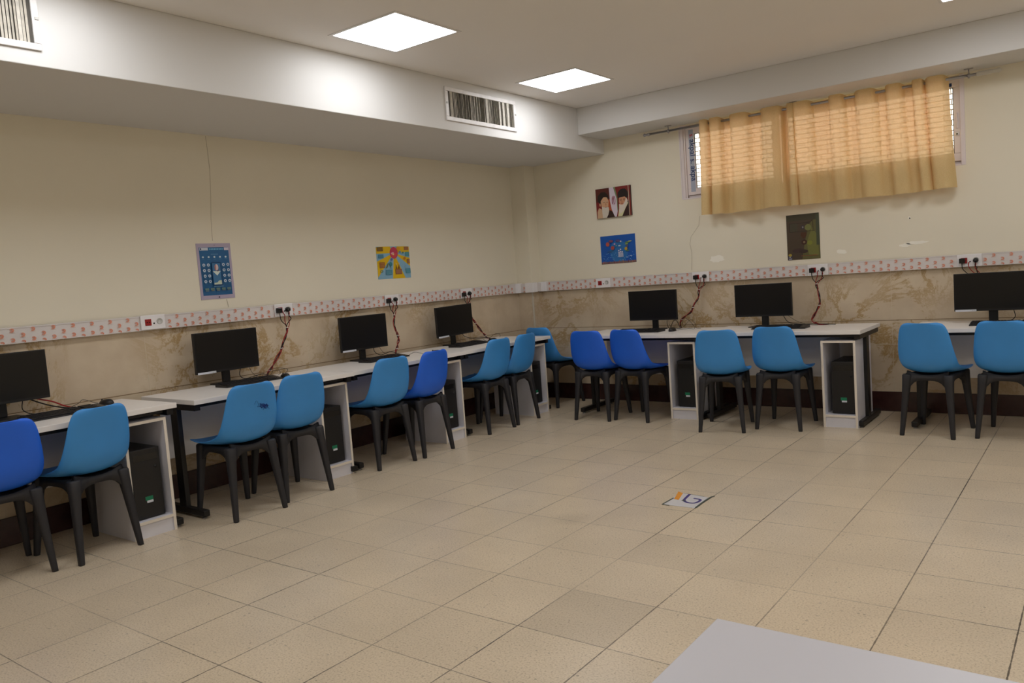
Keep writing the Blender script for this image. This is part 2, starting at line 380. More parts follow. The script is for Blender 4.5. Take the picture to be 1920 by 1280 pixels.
# ------------------------------------------------------------------ cable trunking with printed film
TZ0, TZ1, TD = 1.184, 1.277, .045
def logo_marks(mb, P, length):
    """P(a, z, off) -> world point on the trunking face; staggered printed marks"""
    sp = .1155
    rows = [(1.261, 0), (1.231, .5), (1.203, 0), (1.1885, .5)]
    a0 = .06
    n = int(length/sp)+2
    for z, sh in rows:
        for i in range(n):
            a = a0+(i+sh)*sp
            if a < .02 or a > length-.02: continue
            k = 1.28
            def pl(pts, m, off): mb.add([P(a+x*k, min(max(z+y*k, TZ0+.001), TZ1-.001), off) for x, y in pts], [list(range(len(pts)))], m)
            # crescent opening to the left, with a pointed beak and a line of tiny print under it
            out = [(.0105*math.cos(t), .0095*math.sin(t)) for t in [(-140+28*q)*PI/180 for q in range(11)]]
            inn = [(-.003+.0062*math.cos(t), .001+.0052*math.sin(t)) for t in [(-125+25*q)*PI/180 for q in range(11)]]
            for q in range(10): pl([out[q], out[q+1], inn[q+1], inn[q]], M['logo'], .0006)
            pl([(-.011, .0035), (.001, .0045), (.001, -.0005)], M['logo'], .0007)
            if z > 1.2: pl([(-.013, -.0125), (.012, -.0125), (.012, -.0112), (-.013, -.0112)], M['logo_t'], .0006)
def top_marks(mb, P, length):
    for i in range(int(length/.1155)+1):
        a = .06+(i+.5)*.1155
        if a < length-.02: mb.add([P(a-.008, .010), P(a+.008, .010), P(a+.006, .024), P(a-.006, .024)], [[0, 1, 2, 3]], M['logo'])
def trunk_run(name, label, kind, p0, L_):
    mb = MB()
    if kind == 'x':                               # along +y on the left wall
        x0 = .0125; y0 = p0
        mb.box((x0, y0, TZ0), (TD, y0+L_, TZ1), M['trunk']); mb.box((x0, y0, TZ1-.006), (TD+.003, y0+L_, TZ1+.002), M['trunk'])
        mb.box((x0, y0, TZ0-.002), (TD+.003, y0+L_, TZ0+.006), M['trunk'])
        logo_marks(mb, lambda a, z, o: (TD+.0032+o, y0+a, z), L_); top_marks(mb, lambda a, d: (x0+d, y0+a, TZ1+.0025), L_)
    else:
        x0 = p0
        mb.box((x0, -.0125, TZ0), (x0+L_, -TD, TZ1), M['trunk']); mb.box((x0, -.0125, TZ1-.006), (x0+L_, -TD-.003, TZ1+.002), M['trunk'])
        mb.box((x0, -.0125, TZ0-.002), (x0+L_, -TD-.003, TZ0+.006), M['trunk'])
        logo_marks(mb, lambda a, z, o: (x0+a, -TD-.0032-o, z), L_); top_marks(mb, lambda a, d: (x0+a, -.0125-d, TZ1+.0025), L_)
    return tag(mb.build(name), label, 'cable trunking')
yA = -9.379; yB = CY-.095
# phase: a mark column sits at y = -5.262
y0 = -5.262-.06-.1155*34
trunk_run('cable_trunking', 'long white cable trunking with orange printed film on the left wall', 'x', y0, yB-y0)
xB = CX+.075
trunk_run('cable_trunking', 'long white cable trunking with orange printed film on the back wall', 'y', xB, RX-xB-.02)
ct = MB()
ct.box((.06, CY-.0125, TZ0), (CX-.01, CY-TD, TZ1), M['trunk']); ct.box((CX+.0125, CY-.03, TZ0), (CX+TD, -.06, TZ1), M['trunk'])
logo_marks(ct, lambda a, z, o: (a, CY-TD-o, z), CX); 
tag(ct.build('cable_trunking'), 'short pieces of printed cable trunking around the corner pier', 'cable trunking')
def cover(pts, label):
    mb = MB(); mb.prism(pts, TZ1-TZ0+.012, M['plug_white'], z0=TZ0-.006)
    tag(mb.build('trunking_corner_cover', bevel=.003), label, 'trunking cover', 'white trunking corner covers at the pier')
g = .052
cover([(.0125, CY-.10), (g, CY-.10), (g, CY-g), (.075, CY-g), (.075, CY-.0125), (.0125, CY-.0125)], 'white trunking corner cover where the left wall meets the pier')
cover([(CX-.055, CY-g), (CX+g, CY-g), (CX+g, CY+.03), (CX+.0125, CY+.03), (CX+.0125, CY-.0125), (CX-.055, CY-.0125)][::1], 'white trunking corner cover wrapping the outer edge of the pier')
cover([(CX+.0125, -.075), (CX+g, -.075), (CX+g, -g), (CX+.10, -g), (CX+.10, -.0125), (CX+.0125, -.0125)], 'white trunking corner cover where the pier meets the back wall')

# sockets: local frame x along the wall, -y out of the wall, z up
def make_socket(label, loc, rz, plugged):
    t = thing('wall_socket', label, 'socket', loc, rz, 'double sockets on the cable trunking')
    box((-.085, 0, -.048), (.085, -.010, .048), M['plug_white']).build('face_plate', t, bevel=.003)
    r = box((-.058, -.010, -.022), (-.014, -.0135, .022), M['red']).build('red_socket', t, bevel=.002); r['label'] = 'red square power socket'
    MB().lathe([(.0035, 0), (.0035, .001)], M['hole'], n=10, X=Matrix.Translation((-.043, -.0136, 0)) @ Matrix.Rotation(PI/2, 4, 'X')).lathe([(.0035, 0), (.0035, .001)], M['hole'], n=10, X=Matrix.Translation((-.029, -.0136, 0)) @ Matrix.Rotation(PI/2, 4, 'X')).build('socket_hole', r)
    box((.0, -.010, -.014), (.009, -.012, -.004), M['hole']).build('data_port', t)
    MB().lathe([(.021, 0), (.021, .0025), (.017, .003), (.016, .0008), (.0, .0008)], M['grey'], n=24, X=Matrix.Translation((.045, -.010, .003)) @ Matrix.Rotation(PI/2, 4, 'X')).build('round_socket', t)
    return t
L_, B_ = PI/2, 0.0
sock = {}
make_socket('unused socket on the left wall trunking, red square outlet bare', (TD+.0035, -4.400, 1.234), L_, 0)
make_socket('socket above the second screen from the left, both plugs in', (TD+.0035, -3.335, 1.234), L_, 1)
make_socket('socket beneath the yellow poster, both plugs in', (TD+.0035, -2.160, 1.232), L_, 1)
make_socket('left wall socket nearest the corner pier, both plugs in', (TD+.0035, -1.122, 1.230), L_, 1)
make_socket('unused socket under the small blue poster on the back wall', (1.010, -TD-.0035, 1.230), B_, 0)
make_socket('socket on the back wall right of the first back wall screen', (2.085, -TD-.0035, 1.231), B_, 1)
make_socket('socket under the dark olive poster on the back wall', (3.170, -TD-.0035, 1.229), B_, 1)
make_socket('rightmost socket on the back wall, above the screen cut by the frame', (4.325, -TD-.0035, 1.230), B_, 1)

# ------------------------------------------------------------------ desks
def make_desk(label, x, y, ztop, W, rz, group='white computer desks along the walls'):
    """origin: left end of the back edge on the floor; local x along desk, -y to the front"""
    D = .655
    t = thing('computer_desk', label, 'desk', (x, y, 0), rz, group)
    mb = MB().box((0, 0, ztop-.030), (W, -D, ztop), M['melamine'])
    mb.build('desktop', t, bevel=.002)
    p = box((.058, -.125, .325), (W-.058, -.109, ztop-.06), M['panel']).build('modesty_panel', t, bevel=.001); p['label'] = 'bluish white modesty panel under the top'
    box((.06, -D+.06, ztop-.055), (W-.06, -D+.09, ztop-.0305), M['steel']).build('front_rail', t)
    box((.06, -.05, ztop-.060), (W-.06, -.08, ztop-.0305), M['steel']).build('rear_rail', t)
    for s in (0, 1):
        xa = .012 if s == 0 else W-.052
        l = box((xa, -.02, ztop-.070), (xa+.04, -D+.025, ztop-.0305), M['steel']).build('leg_frame', t, bevel=.002)
        box((xa+.004, -D+.25, .05), (xa+.036, -D+.33, ztop-.0705), M['steel']).build('upright', l, bevel=.003)
        box((xa-.002, -.03, .014), (xa+.042, -D+.04, .055), M['steel']).build('foot_bar', l, bevel=.006)
        for yy in (-.06, -D+.07):
            MB().lathe([(.014, 0), (.014, .006), (.006, .008), (.006, .016)], M['chrome'], (xa+.02, yy, .001), 12).build('levelling_foot', l)
    return t
def make_unit(label, x, y, rz):
    """open CPU cabinet, origin at front left floor corner, local +y to the back"""
    t = thing('computer_cabinet', label, 'cabinet', (x, y, 0), rz, 'open white computer cabinets under the desks')
    Wc, Dc, Hc, th = .258, .48, .685, .017
    for xx in (0, Wc-th):
        mb = box((xx, .0025, 0), (xx+th, Dc, Hc), M['unit']); mb.box((xx, 0, 0), (xx+th, .0025, Hc), M['edge']); mb.build('side_panel', t)
    mb = box((th, .0025, Hc-th), (Wc-th, Dc, Hc), M['unit']); mb.box((th, 0, Hc-th), (Wc-th, .0025, Hc), M['edge']); mb.build('top_panel', t)
    mb = box((th, .0025, .083), (Wc-th, Dc, .1), M['unit']); mb.box((th, 0, .083), (Wc-th, .0025, .1), M['edge']); mb.build('bottom_shelf', t)
    box((th, .012, 0), (Wc-th, .028, .083), M['unit']).build('plinth', t)
    return t
def make_tower(label, x, y, rz):
    t = thing('computer_tower', label, 'computer', (x, y, .1), rz, 'black computer towers in the cabinets')
    box((0, .012, 0.004), (.178, .37, .415), M['black']).build('case', t, bevel=.004)
    fp = box((0, 0, .004), (.178, .0118, .415), M['black']).build('front_panel', t, bevel=.004)
    box((.016, -.0012, .345), (.162, 0, .385), M['blackg']).build('drive_cover', fp, bevel=.0005)
    MB().lathe([(.009, 0), (.009, .002)], M['keys'], n=16, X=Matrix.Translation((.145, 0, .30)) @ Matrix.Rotation(PI/2, 4, 'X')).build('power_button', fp)
    s = MB().box((.066, -.001, .108), (.112, 0, .132), M['green']).box((.074, -.001, .094), (.112, 0, .1079), M['label']); s = s.build('sticker', fp); s['label'] = 'green and white sticker low on the front'
    return t
def make_monitor(label, x, y, z, rz, sticker=True, tilt=0.0):
    """origin: centre of the stand base on the desktop; screen faces -y"""
    t = thing('monitor', label, 'monitor', (x, y, z), rz, 'black computer monitors')
    base = MB(); pts = [(-.115, -.095), (.115, -.095), (.10, .085), (-.10, .085)]
    base.prism(pts, .010, M['black']).build('stand_base', t, bevel=.004)
    box((-.031, .02, .0105), (.031, .042, .20), M['black']).build('stand_neck', t, bevel=.006)
    c = MB().box((-.253, -.018, .092), (.253, .006, .378), M['black'])
    c.box((-.17, .0062, .13), (.17, .0198, .33), M['black'])
    c = c.build('housing', t, bevel=.003); c.rotation_euler = (0, tilt, 0)
    s = box((-.246, -.0192, .108), (.246, -.0183, .371), M['screen']).build('screen', t); s.rotation_euler = (0, tilt, 0)
    if sticker:
        s = MB().box((-.245, -.0205, .090), (-.105, -.0195, .1045), M['label'])
        for q in (-.132, -.118): s.box((q, -.0212, .094), (q+.006, -.0206, .1), M['grey'])
        s = s.build('sticker', t); s['label'] = 'white strip sticker under the screen'; s.rotation_euler = (0, tilt, 0)
    return t
def make_keyboard(label, x, y, z, rz):
    t = thing('keyboard', label, 'keyboard', (x, y, z), rz, 'black keyboards on the desks')
    prof = [(-.075, 0), (.075, 0), (.075, .024), (.055, .024), (-.068, .010), (-.075, .007)]
    mb = MB(); n = len(prof)
    vs = [(-.225, a, b) for a, b in prof]+[(.225, a, b) for a, b in prof]
    mb.add(vs, [list(range(n)), list(range(n, 2*n))[::-1]]+[[i+n, (i+1) % n+n, (i+1) % n, i] for i in range(n)], M['black'])
    mb.build('body', t, bevel=.003)
    k = MB()
    for r in range(6):
        yy = -.060+r*.0205+(.004 if r == 5 else 0)
        zz = .0105+(yy+.068)/.123*.0135
        xs = []
        if r == 0: xs = [(-.216, .022), (-.192, .018), (-.172, .018), (-.152, .098), (-.052, .018), (-.032, .018), (-.012, .022)]
        else: xs = [(-.216+i*.0182, .0162) for i in range(12)]
        xs += [(.034+i*.0182, .0162) for i in range(3) if r != 2]+[(.102+i*.0182, .0162) for i in range(4)] + [(.006, .022)]
        for x0, w_ in xs: k.box((x0, yy-.008, zz), (x0+w_, yy+.0085, zz+.006), M['keys'])
    k.build('keycaps', t)
    return t
def make_mouse(label, x, y, z, rz, cord=None):
    t = thing('mouse', label, 'mouse', (x, y, z), rz, 'black corded mice')
    mb = MB(); vs = []; R_, K_ = 7, 14
    for i in range(R_):
        ph = i/(R_-1)*PI/2
        for k in range(K_):
            th = 2*PI*k/K_; c_, s_ = math.cos(th), math.sin(th)
            vs.append((.031*c_*math.cos(ph)**.7 if i < R_-1 else 0, (.055*s_)*(math.cos(ph)**.7) if i < R_-1 else -.004, .001+.034*math.sin(ph)*(1-.18*s_*math.cos(ph))))
    fs = [[i*K_+k, i*K_+(k+1) % K_, (i+1)*K_+(k+1) % K_, (i+1)*K_+k] for i in range(R_-1) for k in range(K_)]+[list(range(K_))[::-1]]
    mb.add(vs, fs, M['black'], True).build('shell', t)
    MB().lathe([(.007, -.0035), (.009, 0), (.007, .0035)], M['keys'], n=14, X=Matrix.Translation((0, .032, .0275)) @ Matrix.Rotation(PI/2, 4, 'Y')).build('scroll_wheel', t)
    if cord: MB().tube(spline([(0, .05, .009)]+cord, 6), .0017, M['cord'], 6).build('cord', t)
    return t
ZL, ZM = .760, .752
LD = [  # left wall: label, near end y, top z, front x
    ('white computer desk furthest left, cut by the frame edge, single screen on it', -5.987, .760, 1.302, .745, 0),
    ('second white desk from the left on the left wall, set back from the first', -4.560, .753, 1.262, .750, 1.4),
    ('third white desk from the left, under the yellow poster', -3.290, .752, 1.284, .752, 0),
    ('white desk at the corner end of the left wall row', -2.004, .752, 1.300, .750, 0),
]
for lb, y, z, W, xf, rot in LD:
    make_desk(lb, xf-.655, y, z, W, PI/2-math.radians(rot)*1.0)
make_desk('white desk at the left of the back wall pair, two dark blue chairs before it', 1.098, -.185, .757, 1.282, 0)
make_desk('white desk at the right of the back wall pair, its dark steel end frame exposed', 2.383, -.165, .764, 1.300, 0)
make_desk('white desk on the right of the back wall, cut by the frame edge', 3.985, -.09, .760, 1.30, 0)

for lb, y in (('open white computer cabinet at the end of the leftmost desk', -5.008), ('open white cabinet behind the pen marked pair of chairs', -3.600),
              ('open white cabinet beside the dark blue chair of the left wall', -2.312), ('open white cabinet at the corner end of the left wall desks', -1.030)):
    make_unit(lb, .722, y, PI/2)
make_unit('open white cabinet between the dark blue and the light blue chairs of the back wall', 2.066, -.806, 0)
make_unit('open white cabinet at the exposed end of the back wall desk pair', 3.382, -.806, 0)
for lb, y in (('black computer tower in the leftmost cabinet', -4.967), ('black computer tower in the cabinet of the second left wall desk', -3.559),
              ('black computer tower in the cabinet of the third left wall desk', -2.271), ('black computer tower in the cabinet nearest the room corner', -.989)):
    make_tower(lb, .722-.045, y, PI/2)
make_tower('black computer tower in the cabinet right of the dark blue chairs', 2.066+.056, -.806+.05, 0)
make_tower('black computer tower in the rightmost open cabinet', 3.382+.058, -.806+.05, 0)

make_monitor('black monitor at the left frame edge, on the leftmost desk', .175, -5.405, .760, PI/2, False)
make_monitor('black monitor between the tablet poster and the pen marked chair', .180, -3.955, .753, PI/2, True, .004)
make_monitor('black monitor under the yellow poster on the left wall', .180, -2.650, .752, PI/2-.03)
make_monitor('black monitor nearest the corner on the left wall, leaning slightly', .185, -1.488, .752, PI/2-.02, True, -.02)
make_monitor('black monitor on the back wall desk behind the dark blue chairs', 1.700, -.318, .757, -.01, False)
make_monitor('black monitor on the back wall desk under the dark olive poster', 2.772, -.318, .764, 0.0, False)
make_monitor('black monitor cut by the right frame edge', 4.503, -.318, .760, 0, True)

make_keyboard('black keyboard on the leftmost desk', .40, -5.17, .7605, PI/2+.06)
make_keyboard('black keyboard behind the pen marked light blue chair', .375, -3.915, .7535, PI/2-.04)
make_keyboard('black keyboard behind the light blue chair under the yellow poster', .36, -2.60, .7525, PI/2)
make_keyboard('black keyboard nearest the corner on the left wall', .385, -1.52, .7525, PI/2+.03)
make_keyboard('black keyboard behind the right hand dark blue chair', 1.665, -.545, .7575, 0)
make_keyboard('black keyboard under the monitor below the dark olive poster', 2.975, -.515, .7645, .02)
make_keyboard('black keyboard at the right frame edge', 4.60, -.505, .7605, 0)
make_mouse('black mouse at the back of the leftmost desk beside its keyboard', .27, -4.87, .7605, PI/2+.3, [(.01, .09, .01), (-.05, .13, .04), (-.12, .09, .03), (-.19, .12, .004), (-.24, .10, .003)])
make_mouse('black mouse behind the second light blue chair of the pen marked pair', .44, -3.665, .7535, PI/2-.2, [(.03, .10, .01), (.09, .14, .045), (.02, .20, .06), (-.04, .21, .03), (.00, .25, .004)])
make_mouse('black mouse behind the dark blue chair of the left wall', .60, -2.225, .7525, PI/2+.15, [(-.03, .09, .004), (-.06, .13, .02), (-.11, .15, .03), (-.16, .20, .004), (-.22, .26, .004), (-.18, .36, .004), (-.12, .46, .003)])
make_mouse('black mouse at the corner end of the left wall desks', .42, -1.215, .7525, PI/2, [(.02, .10, .004), (.04, .16, .02), (-.02, .21, .02), (-.05, .26, .003)])
make_mouse('black mouse on the back wall desk right of its keyboard', 1.985, -.52, .7575, 0, [(.02, .09, .004), (.10, .13, .01), (.13, .20, .005), (.06, .27, .06), (-.02, .30, .10), (-.06, .34, .03)])

# ------------------------------------------------------------------ cables
def twist(pts, r, ph, turns):
    P = spline(pts, 8); out = []; n = len(P)
    for i, p in enumerate(P):
        a = ph+turns*2*PI*i/(n-1); k = r*min(1, 4*i/n, 4*(n-1-i)/n+.3)
        out.append(Vector(p)+Vector((math.cos(a)*k, math.cos(a)*k, math.sin(a)*k)))
    return out
def bundle(label, blackp, redp, main, wall, tail=None, small=None):
    t = thing('power_cable_bundle', label, 'cable', (0, 0, 0), 0, 'plugged in red and black cable bundles')
    d = (1, 0, 0) if wall == 'L' else (0, -1, 0)
    X0 = Matrix.Rotation(PI/2, 4, 'Y') if wall == 'L' else Matrix.Rotation(PI/2, 4, 'X')
    base = TD+.0035+.0125
    a = Vector(blackp[0]); b = Vector(redp[0])
    if wall == 'L': a.x = base+.001; b.x = base+.001
    else: a.y = -base-.001; b.y = -base-.001
    MB().box((-.020, -.020, 0), (.020, .020, .030), M['blackg'], X=Matrix.Translation(a) @ X0).build('square_plug', t, bevel=.004)
    MB().lathe([(.019, 0), (.019, .012), (.015, .026), (.007, .032)], M['blackg'], n=18, X=Matrix.Translation(b) @ X0).build('round_plug', t)
    D = Vector(d)
    pa = [a+D*.022+Vector((0, 0, -.012)), a+D*.02+Vector((0, 0, -.04))]+[Vector(q) for q in blackp[1:]]
    pb = [b+D*.022+Vector((0, 0, -.010)), b+D*.02+Vector((0, 0, -.04))]+[Vector(q) for q in redp[1:]]
    pc = [(a+b)/2+D*.004+Vector((0, 0, -.012)), (a+b)/2+D*.018+Vector((0, 0, -.05))]+[Vector(redp[-1])]
    MB().tube(spline(pa+[Vector(q) for q in main[1:]], 8), .0033, M['cord'], 8).build('black_cord', t)
    MB().tube(twist(pb+[Vector(q) for q in main[1:]], .006, 1.0, 4), .0033, M['cord'], 8).build('black_cord', t)
    MB().tube(twist(pc+[Vector(q) for q in main[1:]], .0065, 3.2, 4.5), .0034, M['rcord'], 8).build('red_cord', t)
    MB().tube(twist(pb[:2]+[Vector(q) for q in redp[1:]]+[Vector(q) for q in main[1:]], .0075, 5.0, 3.2), .0034, M['rcord'], 8).build('red_cord', t)
    P = spline(main, 8)
    for q in (0.0, .38, .72):
        p = P[int(q*(len(P)-1))]; MB().lathe([(.0125, -.0025), (.0125, .0025)], M['tie'], tuple(p), 12).build('cable_tie', t)
    if tail: MB().tube(spline(tail, 8), .0028, M['cord'], 8).build('monitor_cord', t)
    if small: MB().tube(spline(small, 8), .0015, M['cord'], 6).build('thin_cord', t)
    return t
bundle('red and black cable bundle falling to the second left wall desk', [(.075, -3.394, 1.233), (.07, -3.375, 1.15), (.06, -3.324, 1.094)], [(.075, -3.309, 1.235), (.068, -3.293, 1.15), (.06, -3.324, 1.094)],
       [(.06, -3.324, 1.094), (.077, -3.375, .99), (.095, -3.424, .933), (.112, -3.524, .822), (.13, -3.587, .768), (.15, -3.60, .7585)], 'L',
       [(.165, -3.83, .87), (.16, -3.85, .80), (.16, -3.81, .766), (.16, -3.72, .772), (.16, -3.66, .777), (.15, -3.60, .762)],
       [(.17, -3.78, .865), (.17, -3.75, .80), (.17, -3.70, .762), (.19, -3.62, .760), (.2, -3.59, .79), (.2, -3.54, .79), (.2, -3.53, .765), (.24, -3.58, .758)])
bundle('red and black cable bundle falling under the yellow poster', [(.075, -2.219, 1.227), (.067, -2.195, 1.15), (.06, -2.153, 1.098)], [(.075, -2.131, 1.236), (.067, -2.122, 1.15), (.06, -2.153, 1.098)],
       [(.06, -2.153, 1.098), (.077, -2.178, 1.028), (.095, -2.160, .90), (.112, -2.189, .836), (.13, -2.235, .768), (.15, -2.25, .7575)], 'L',
       [(.165, -2.53, .87), (.16, -2.52, .81), (.16, -2.45, .772), (.16, -2.34, .785), (.15, -2.25, .765)],
       [(.17, -2.49, .865), (.18, -2.42, .78), (.2, -2.33, .758), (.17, -2.25, .758)])
bundle('red and black cable bundle passing behind the monitor nearest the corner', [(.075, -1.184, 1.221), (.067, -1.164, 1.15), (.06, -1.114, 1.10)], [(.075, -1.093, 1.226), (.067, -1.09, 1.15), (.06, -1.114, 1.10)],
       [(.06, -1.114, 1.10), (.083, -1.09, .98), (.107, -1.03, .87), (.13, -.95, .775), (.15, -.93, .7575)], 'L',
       [(.165, -1.36, .87), (.16, -1.33, .82), (.16, -1.2, .785), (.16, -1.05, .775), (.15, -.94, .763)],
       [(.2, -1.0, .757), (.24, -.95, .80), (.25, -.88, .79), (.22, -.84, .757)])
bundle('red and black cable bundle beside the monitor behind the dark blue chairs', [(2.041, -.075, 1.229), (2.045, -.067, 1.15), (2.065, -.06, 1.109)], [(2.127, -.075, 1.234), (2.121, -.067, 1.15), (2.065, -.06, 1.109)],
       [(2.065, -.06, 1.109), (2.054, -.083, 1.024), (2.023, -.107, .961), (1.997, -.13, .902), (1.928, -.153, .849), (1.915, -.19, .80), (1.93, -.22, .7625)], 'B',
       [(1.83, -.30, .86), (1.825, -.29, .80), (1.84, -.27, .763), (1.87, -.25, .83), (1.90, -.24, .83), (1.925, -.23, .765)],
       [(1.84, -.29, .86), (1.85, -.27, .78), (1.95, -.25, .762), (2.05, -.26, .84), (2.09, -.25, .80), (2.10, -.26, .7625), (2.16, -.29, .7595)])
bundle('red and black cable bundle dangling under the dark olive poster', [(3.125, -.075, 1.227), (3.129, -.067, 1.15), (3.156, -.06, 1.108)], [(3.215, -.075, 1.23), (3.206, -.067, 1.15), (3.156, -.06, 1.108)],
       [(3.156, -.06, 1.108), (3.171, -.088, 1.048), (3.198, -.116, .952), (3.15, -.144, .844), (3.144, -.19, .793), (3.22, -.24, .771), (3.30, -.26, .7695)], 'B',
       [(2.93, -.30, .865), (2.97, -.29, .80), (3.05, -.28, .78), (3.2, -.27, .775), (3.36, -.27, .7695)],
       [(2.96, -.30, .865), (3.05, -.28, .80), (3.16, -.30, .772), (3.22, -.30, .769)])
bundle('red and black cable bundle behind the monitor at the right frame edge', [(4.277, -.075, 1.23), (4.283, -.067, 1.16), (4.345, -.06, 1.09)], [(4.369, -.075, 1.228), (4.377, -.068, 1.16), (4.40, -.06, 1.09)],
       [(4.40, -.06, 1.09), (4.44, -.09, .98), (4.48, -.13, .85), (4.50, -.16, .79), (4.52, -.19, .7655)], 'B',
       [(4.63, -.30, .865), (4.64, -.28, .80), (4.60, -.25, .766), (4.54, -.22, .765)])
t = thing('power_cable', 'red and black cables running behind the monitor on the leftmost desk', 'cable')
MB().tube(spline([(.06, -5.50, 1.17), (.07, -5.44, 1.05), (.10, -5.33, .92), (.14, -5.22, .855), (.15, -5.13, .82), (.16, -5.07, .785), (.20, -5.03, .766)], 8), .0045, M['rcord'], 8).build('red_cord', t)
MB().tube(spline([(.06, -5.46, 1.17), (.08, -5.40, 1.00), (.12, -5.28, .88), (.15, -5.18, .815), (.17, -5.08, .775), (.22, -5.02, .766)], 8), .004, M['cord'], 8).build('black_cord', t)
MB().tube(spline([(.165, -5.29, .87), (.17, -5.30, .80), (.18, -5.24, .766), (.2, -5.12, .768), (.21, -5.03, .766)], 8), .0028, M['cord'], 8).build('monitor_cord', t)

# ------------------------------------------------------------------ chairs
PROF = [(-.286, .828, .080), (-.286, .825, .108), (-.285, .817, .130), (-.282, .801, .147), (-.276, .772, .160), (-.267, .728, .170), (-.258, .678, .178),
        (-.250, .630, .185), (-.243, .588, .190), (-.235, .550, .193), (-.222, .515, .194), (-.199, .486, .193), (-.165, .465, .193), (-.115, .454, .195), (-.06, .450, .197), (0, .449, .198),
        (.06, .450, .198), (.12, .453, .196), (.175, .459, .191), (.225, .463, .184), (.255, .462, .172), (.274, .457, .150), (.281, .452, .115)]
def shell_point(i, u):
    n = len(PROF); y, z, w_ = PROF[i]
    a = PROF[max(i-1, 0)]; b = PROF[min(i+1, n-1)]
    d = Vector((0, b[0]-a[0], b[1]-a[1])).normalized(); nr = Vector((0, -d.z, d.y))   # towards the sitter
    s = i/(n-1); s0 = .49
    curl = (.030 if s < s0 else .012)+(.046*math.exp(-((s-s0)/.15)**2) if s < s0 else .064*math.exp(-((s-s0)/.19)**2))
    return Vector((w_*math.sin(u*PI/2*.92)/math.sin(PI/2*.92), y, z))+nr*curl*(abs(u)**2.1), nr
def shell_mesh(m):
    T = 17; n = len(PROF); mb = MB()
    vs = [shell_point(i, -1+2*k/(T-1))[0] for i in range(n) for k in range(T)]
    mb.add(vs, [[i*T+k, i*T+k+1, (i+1)*T+k+1, (i+1)*T+k] for i in range(n-1) for k in range(T-1)], m, True)
    return mb
LEG = {(-1, -1): None}
def leg_pts(sx, sy):
    top = Vector((sx*.138, sy*.170-(.0 if sy > 0 else .004), .440)); foot = Vector((sx*.172, sy*.222, 0))
    return top, foot
def make_chair(kind):
    m = M['lblue'] if kind == 'light' else M['dblue']
    t = thing('plastic_chair', 'x', 'chair')
    shell_mesh(m).build('seat_shell', t, solid=.006, sub=1)
    # base frame: arched aprons on four sides
    mb = MB()
    crn = {k: leg_pts(*k) for k in ((-1, -1), (1, -1), (1, 1), (-1, 1))}
    order = [(-1, -1), (1, -1), (1, 1), (-1, 1)]
    for i in range(4):
        A, B = crn[order[i]][0], crn[order[(i+1) % 4]][0]
        fA, fB = crn[order[i]][1], crn[order[(i+1) % 4]][1]
        n = 12; vs = []
        d = (B-A).normalized(); out = Vector((d.y, -d.x, 0)) * .010
        for k in range(n+1):
            u = k/n; p = A.lerp(B, u)
            e = min(u, 1-u)*2
            drop = .034+.10*(1-e)**4
            rise = .012 if (i in (0,)) else .008
            lean = (fA.lerp(fB, u)-p)*(drop/.44)
            q = p+Vector((lean.x, lean.y, 0))
            top = p.z+.004+(.030 if i == 0 else .012)*(2*u-1)**2
            vs += [(p.x+out.x, p.y+out.y, top), (p.x-out.x, p.y-out.y, top), (q.x-out.x, q.y-out.y, p.z-drop), (q.x+out.x, q.y+out.y, p.z-drop)]
        fs = [[4*k+j, 4*(k+1)+j, 4*(k+1)+(j+1) % 4, 4*k+(j+1) % 4] for k in range(n) for j in range(4)]+[[3, 2, 1, 0], [4*n+j for j in range(4)]]
        mb.add(vs, fs, M['base'], True)
    mb.box((-.125, -.155, .434), (.125, .155, .4425), M['base'])
    mb.build('base_frame', t)
    for k in order:
        top, foot = crn[k]; l = MB(); vs = []; N_ = 12
        steps = [(-.02, .036, .026), (0, .040, .032), (.12, .035, .029), (.3, .029, .0255), (.6, .0235, .0215), (.97, .0180, .0175), (1, .0170, .0165)]
        ang = math.atan2(k[1], k[0])
        for s_, ra, rb in steps:
            p = top.lerp(foot, s_)
            for j in range(N_):
                a = 2*PI*j/N_
                cx_, cy_ = math.cos(a), math.sin(a)
                q = (abs(cx_)**.6*math.copysign(1, cx_)*ra*.92, abs(cy_)**.6*math.copysign(1, cy_)*rb*.92)
                vs.append((p.x+q[0]*.9, p.y+q[1], p.z))
        fs = [[i*N_+j, (i+1)*N_+j, (i+1)*N_+(j+1) % N_, i*N_+(j+1) % N_] for i in range(len(steps)-1) for j in range(N_)]
        fs += [list(range(N_)), [(len(steps)-1)*N_+j for j in range(N_)][::-1]]
        l.add(vs, fs, M['base'], True).build('leg', t)
    return t
protos = {'light': make_chair('light'), 'dark': make_chair('dark')}
used = set()
def chair(kind, x, y, deg, label):
    if kind in used: o = copy_tree(protos[kind])
    else: o = protos[kind]; used.add(kind)
    o.location = (x, y, 0); o.rotation_euler = (0, 0, math.radians(deg)); o['label'] = label; o['category'] = 'chair'
    o['group'] = 'blue plastic chairs with charcoal legs'
    return o
chair('dark', .540, -5.619, 84.0, 'dark blue plastic chair at the left frame edge before the leftmost desk')
chair('light', .590, -5.209, 95.5, 'light blue plastic chair in front of the leftmost black computer tower')
pen = chair('light', .751, -4.321, 86.3, 'light blue plastic chair with blue pen scribble on its back')
chair('light', .704, -3.890, 83.1, 'unmarked light blue plastic chair right beside the pen marked one')
chair('light', .661, -3.030, 84.0, 'light blue plastic chair paired with the dark blue one on the left wall')
chair('dark', .689, -2.622, 91.5, 'dark blue plastic chair under the yellow poster on the left wall')
chair('light', .638, -1.712, 87.5, 'light blue plastic chair below the left wall monitor nearest the corner')
chair('light', .616, -1.293, 91.4, 'light blue plastic chair beside the corner end cabinet of the left wall')
chair('light', .552, -.359, -4.4, 'light blue plastic chair tucked in the room corner behind the desk end')
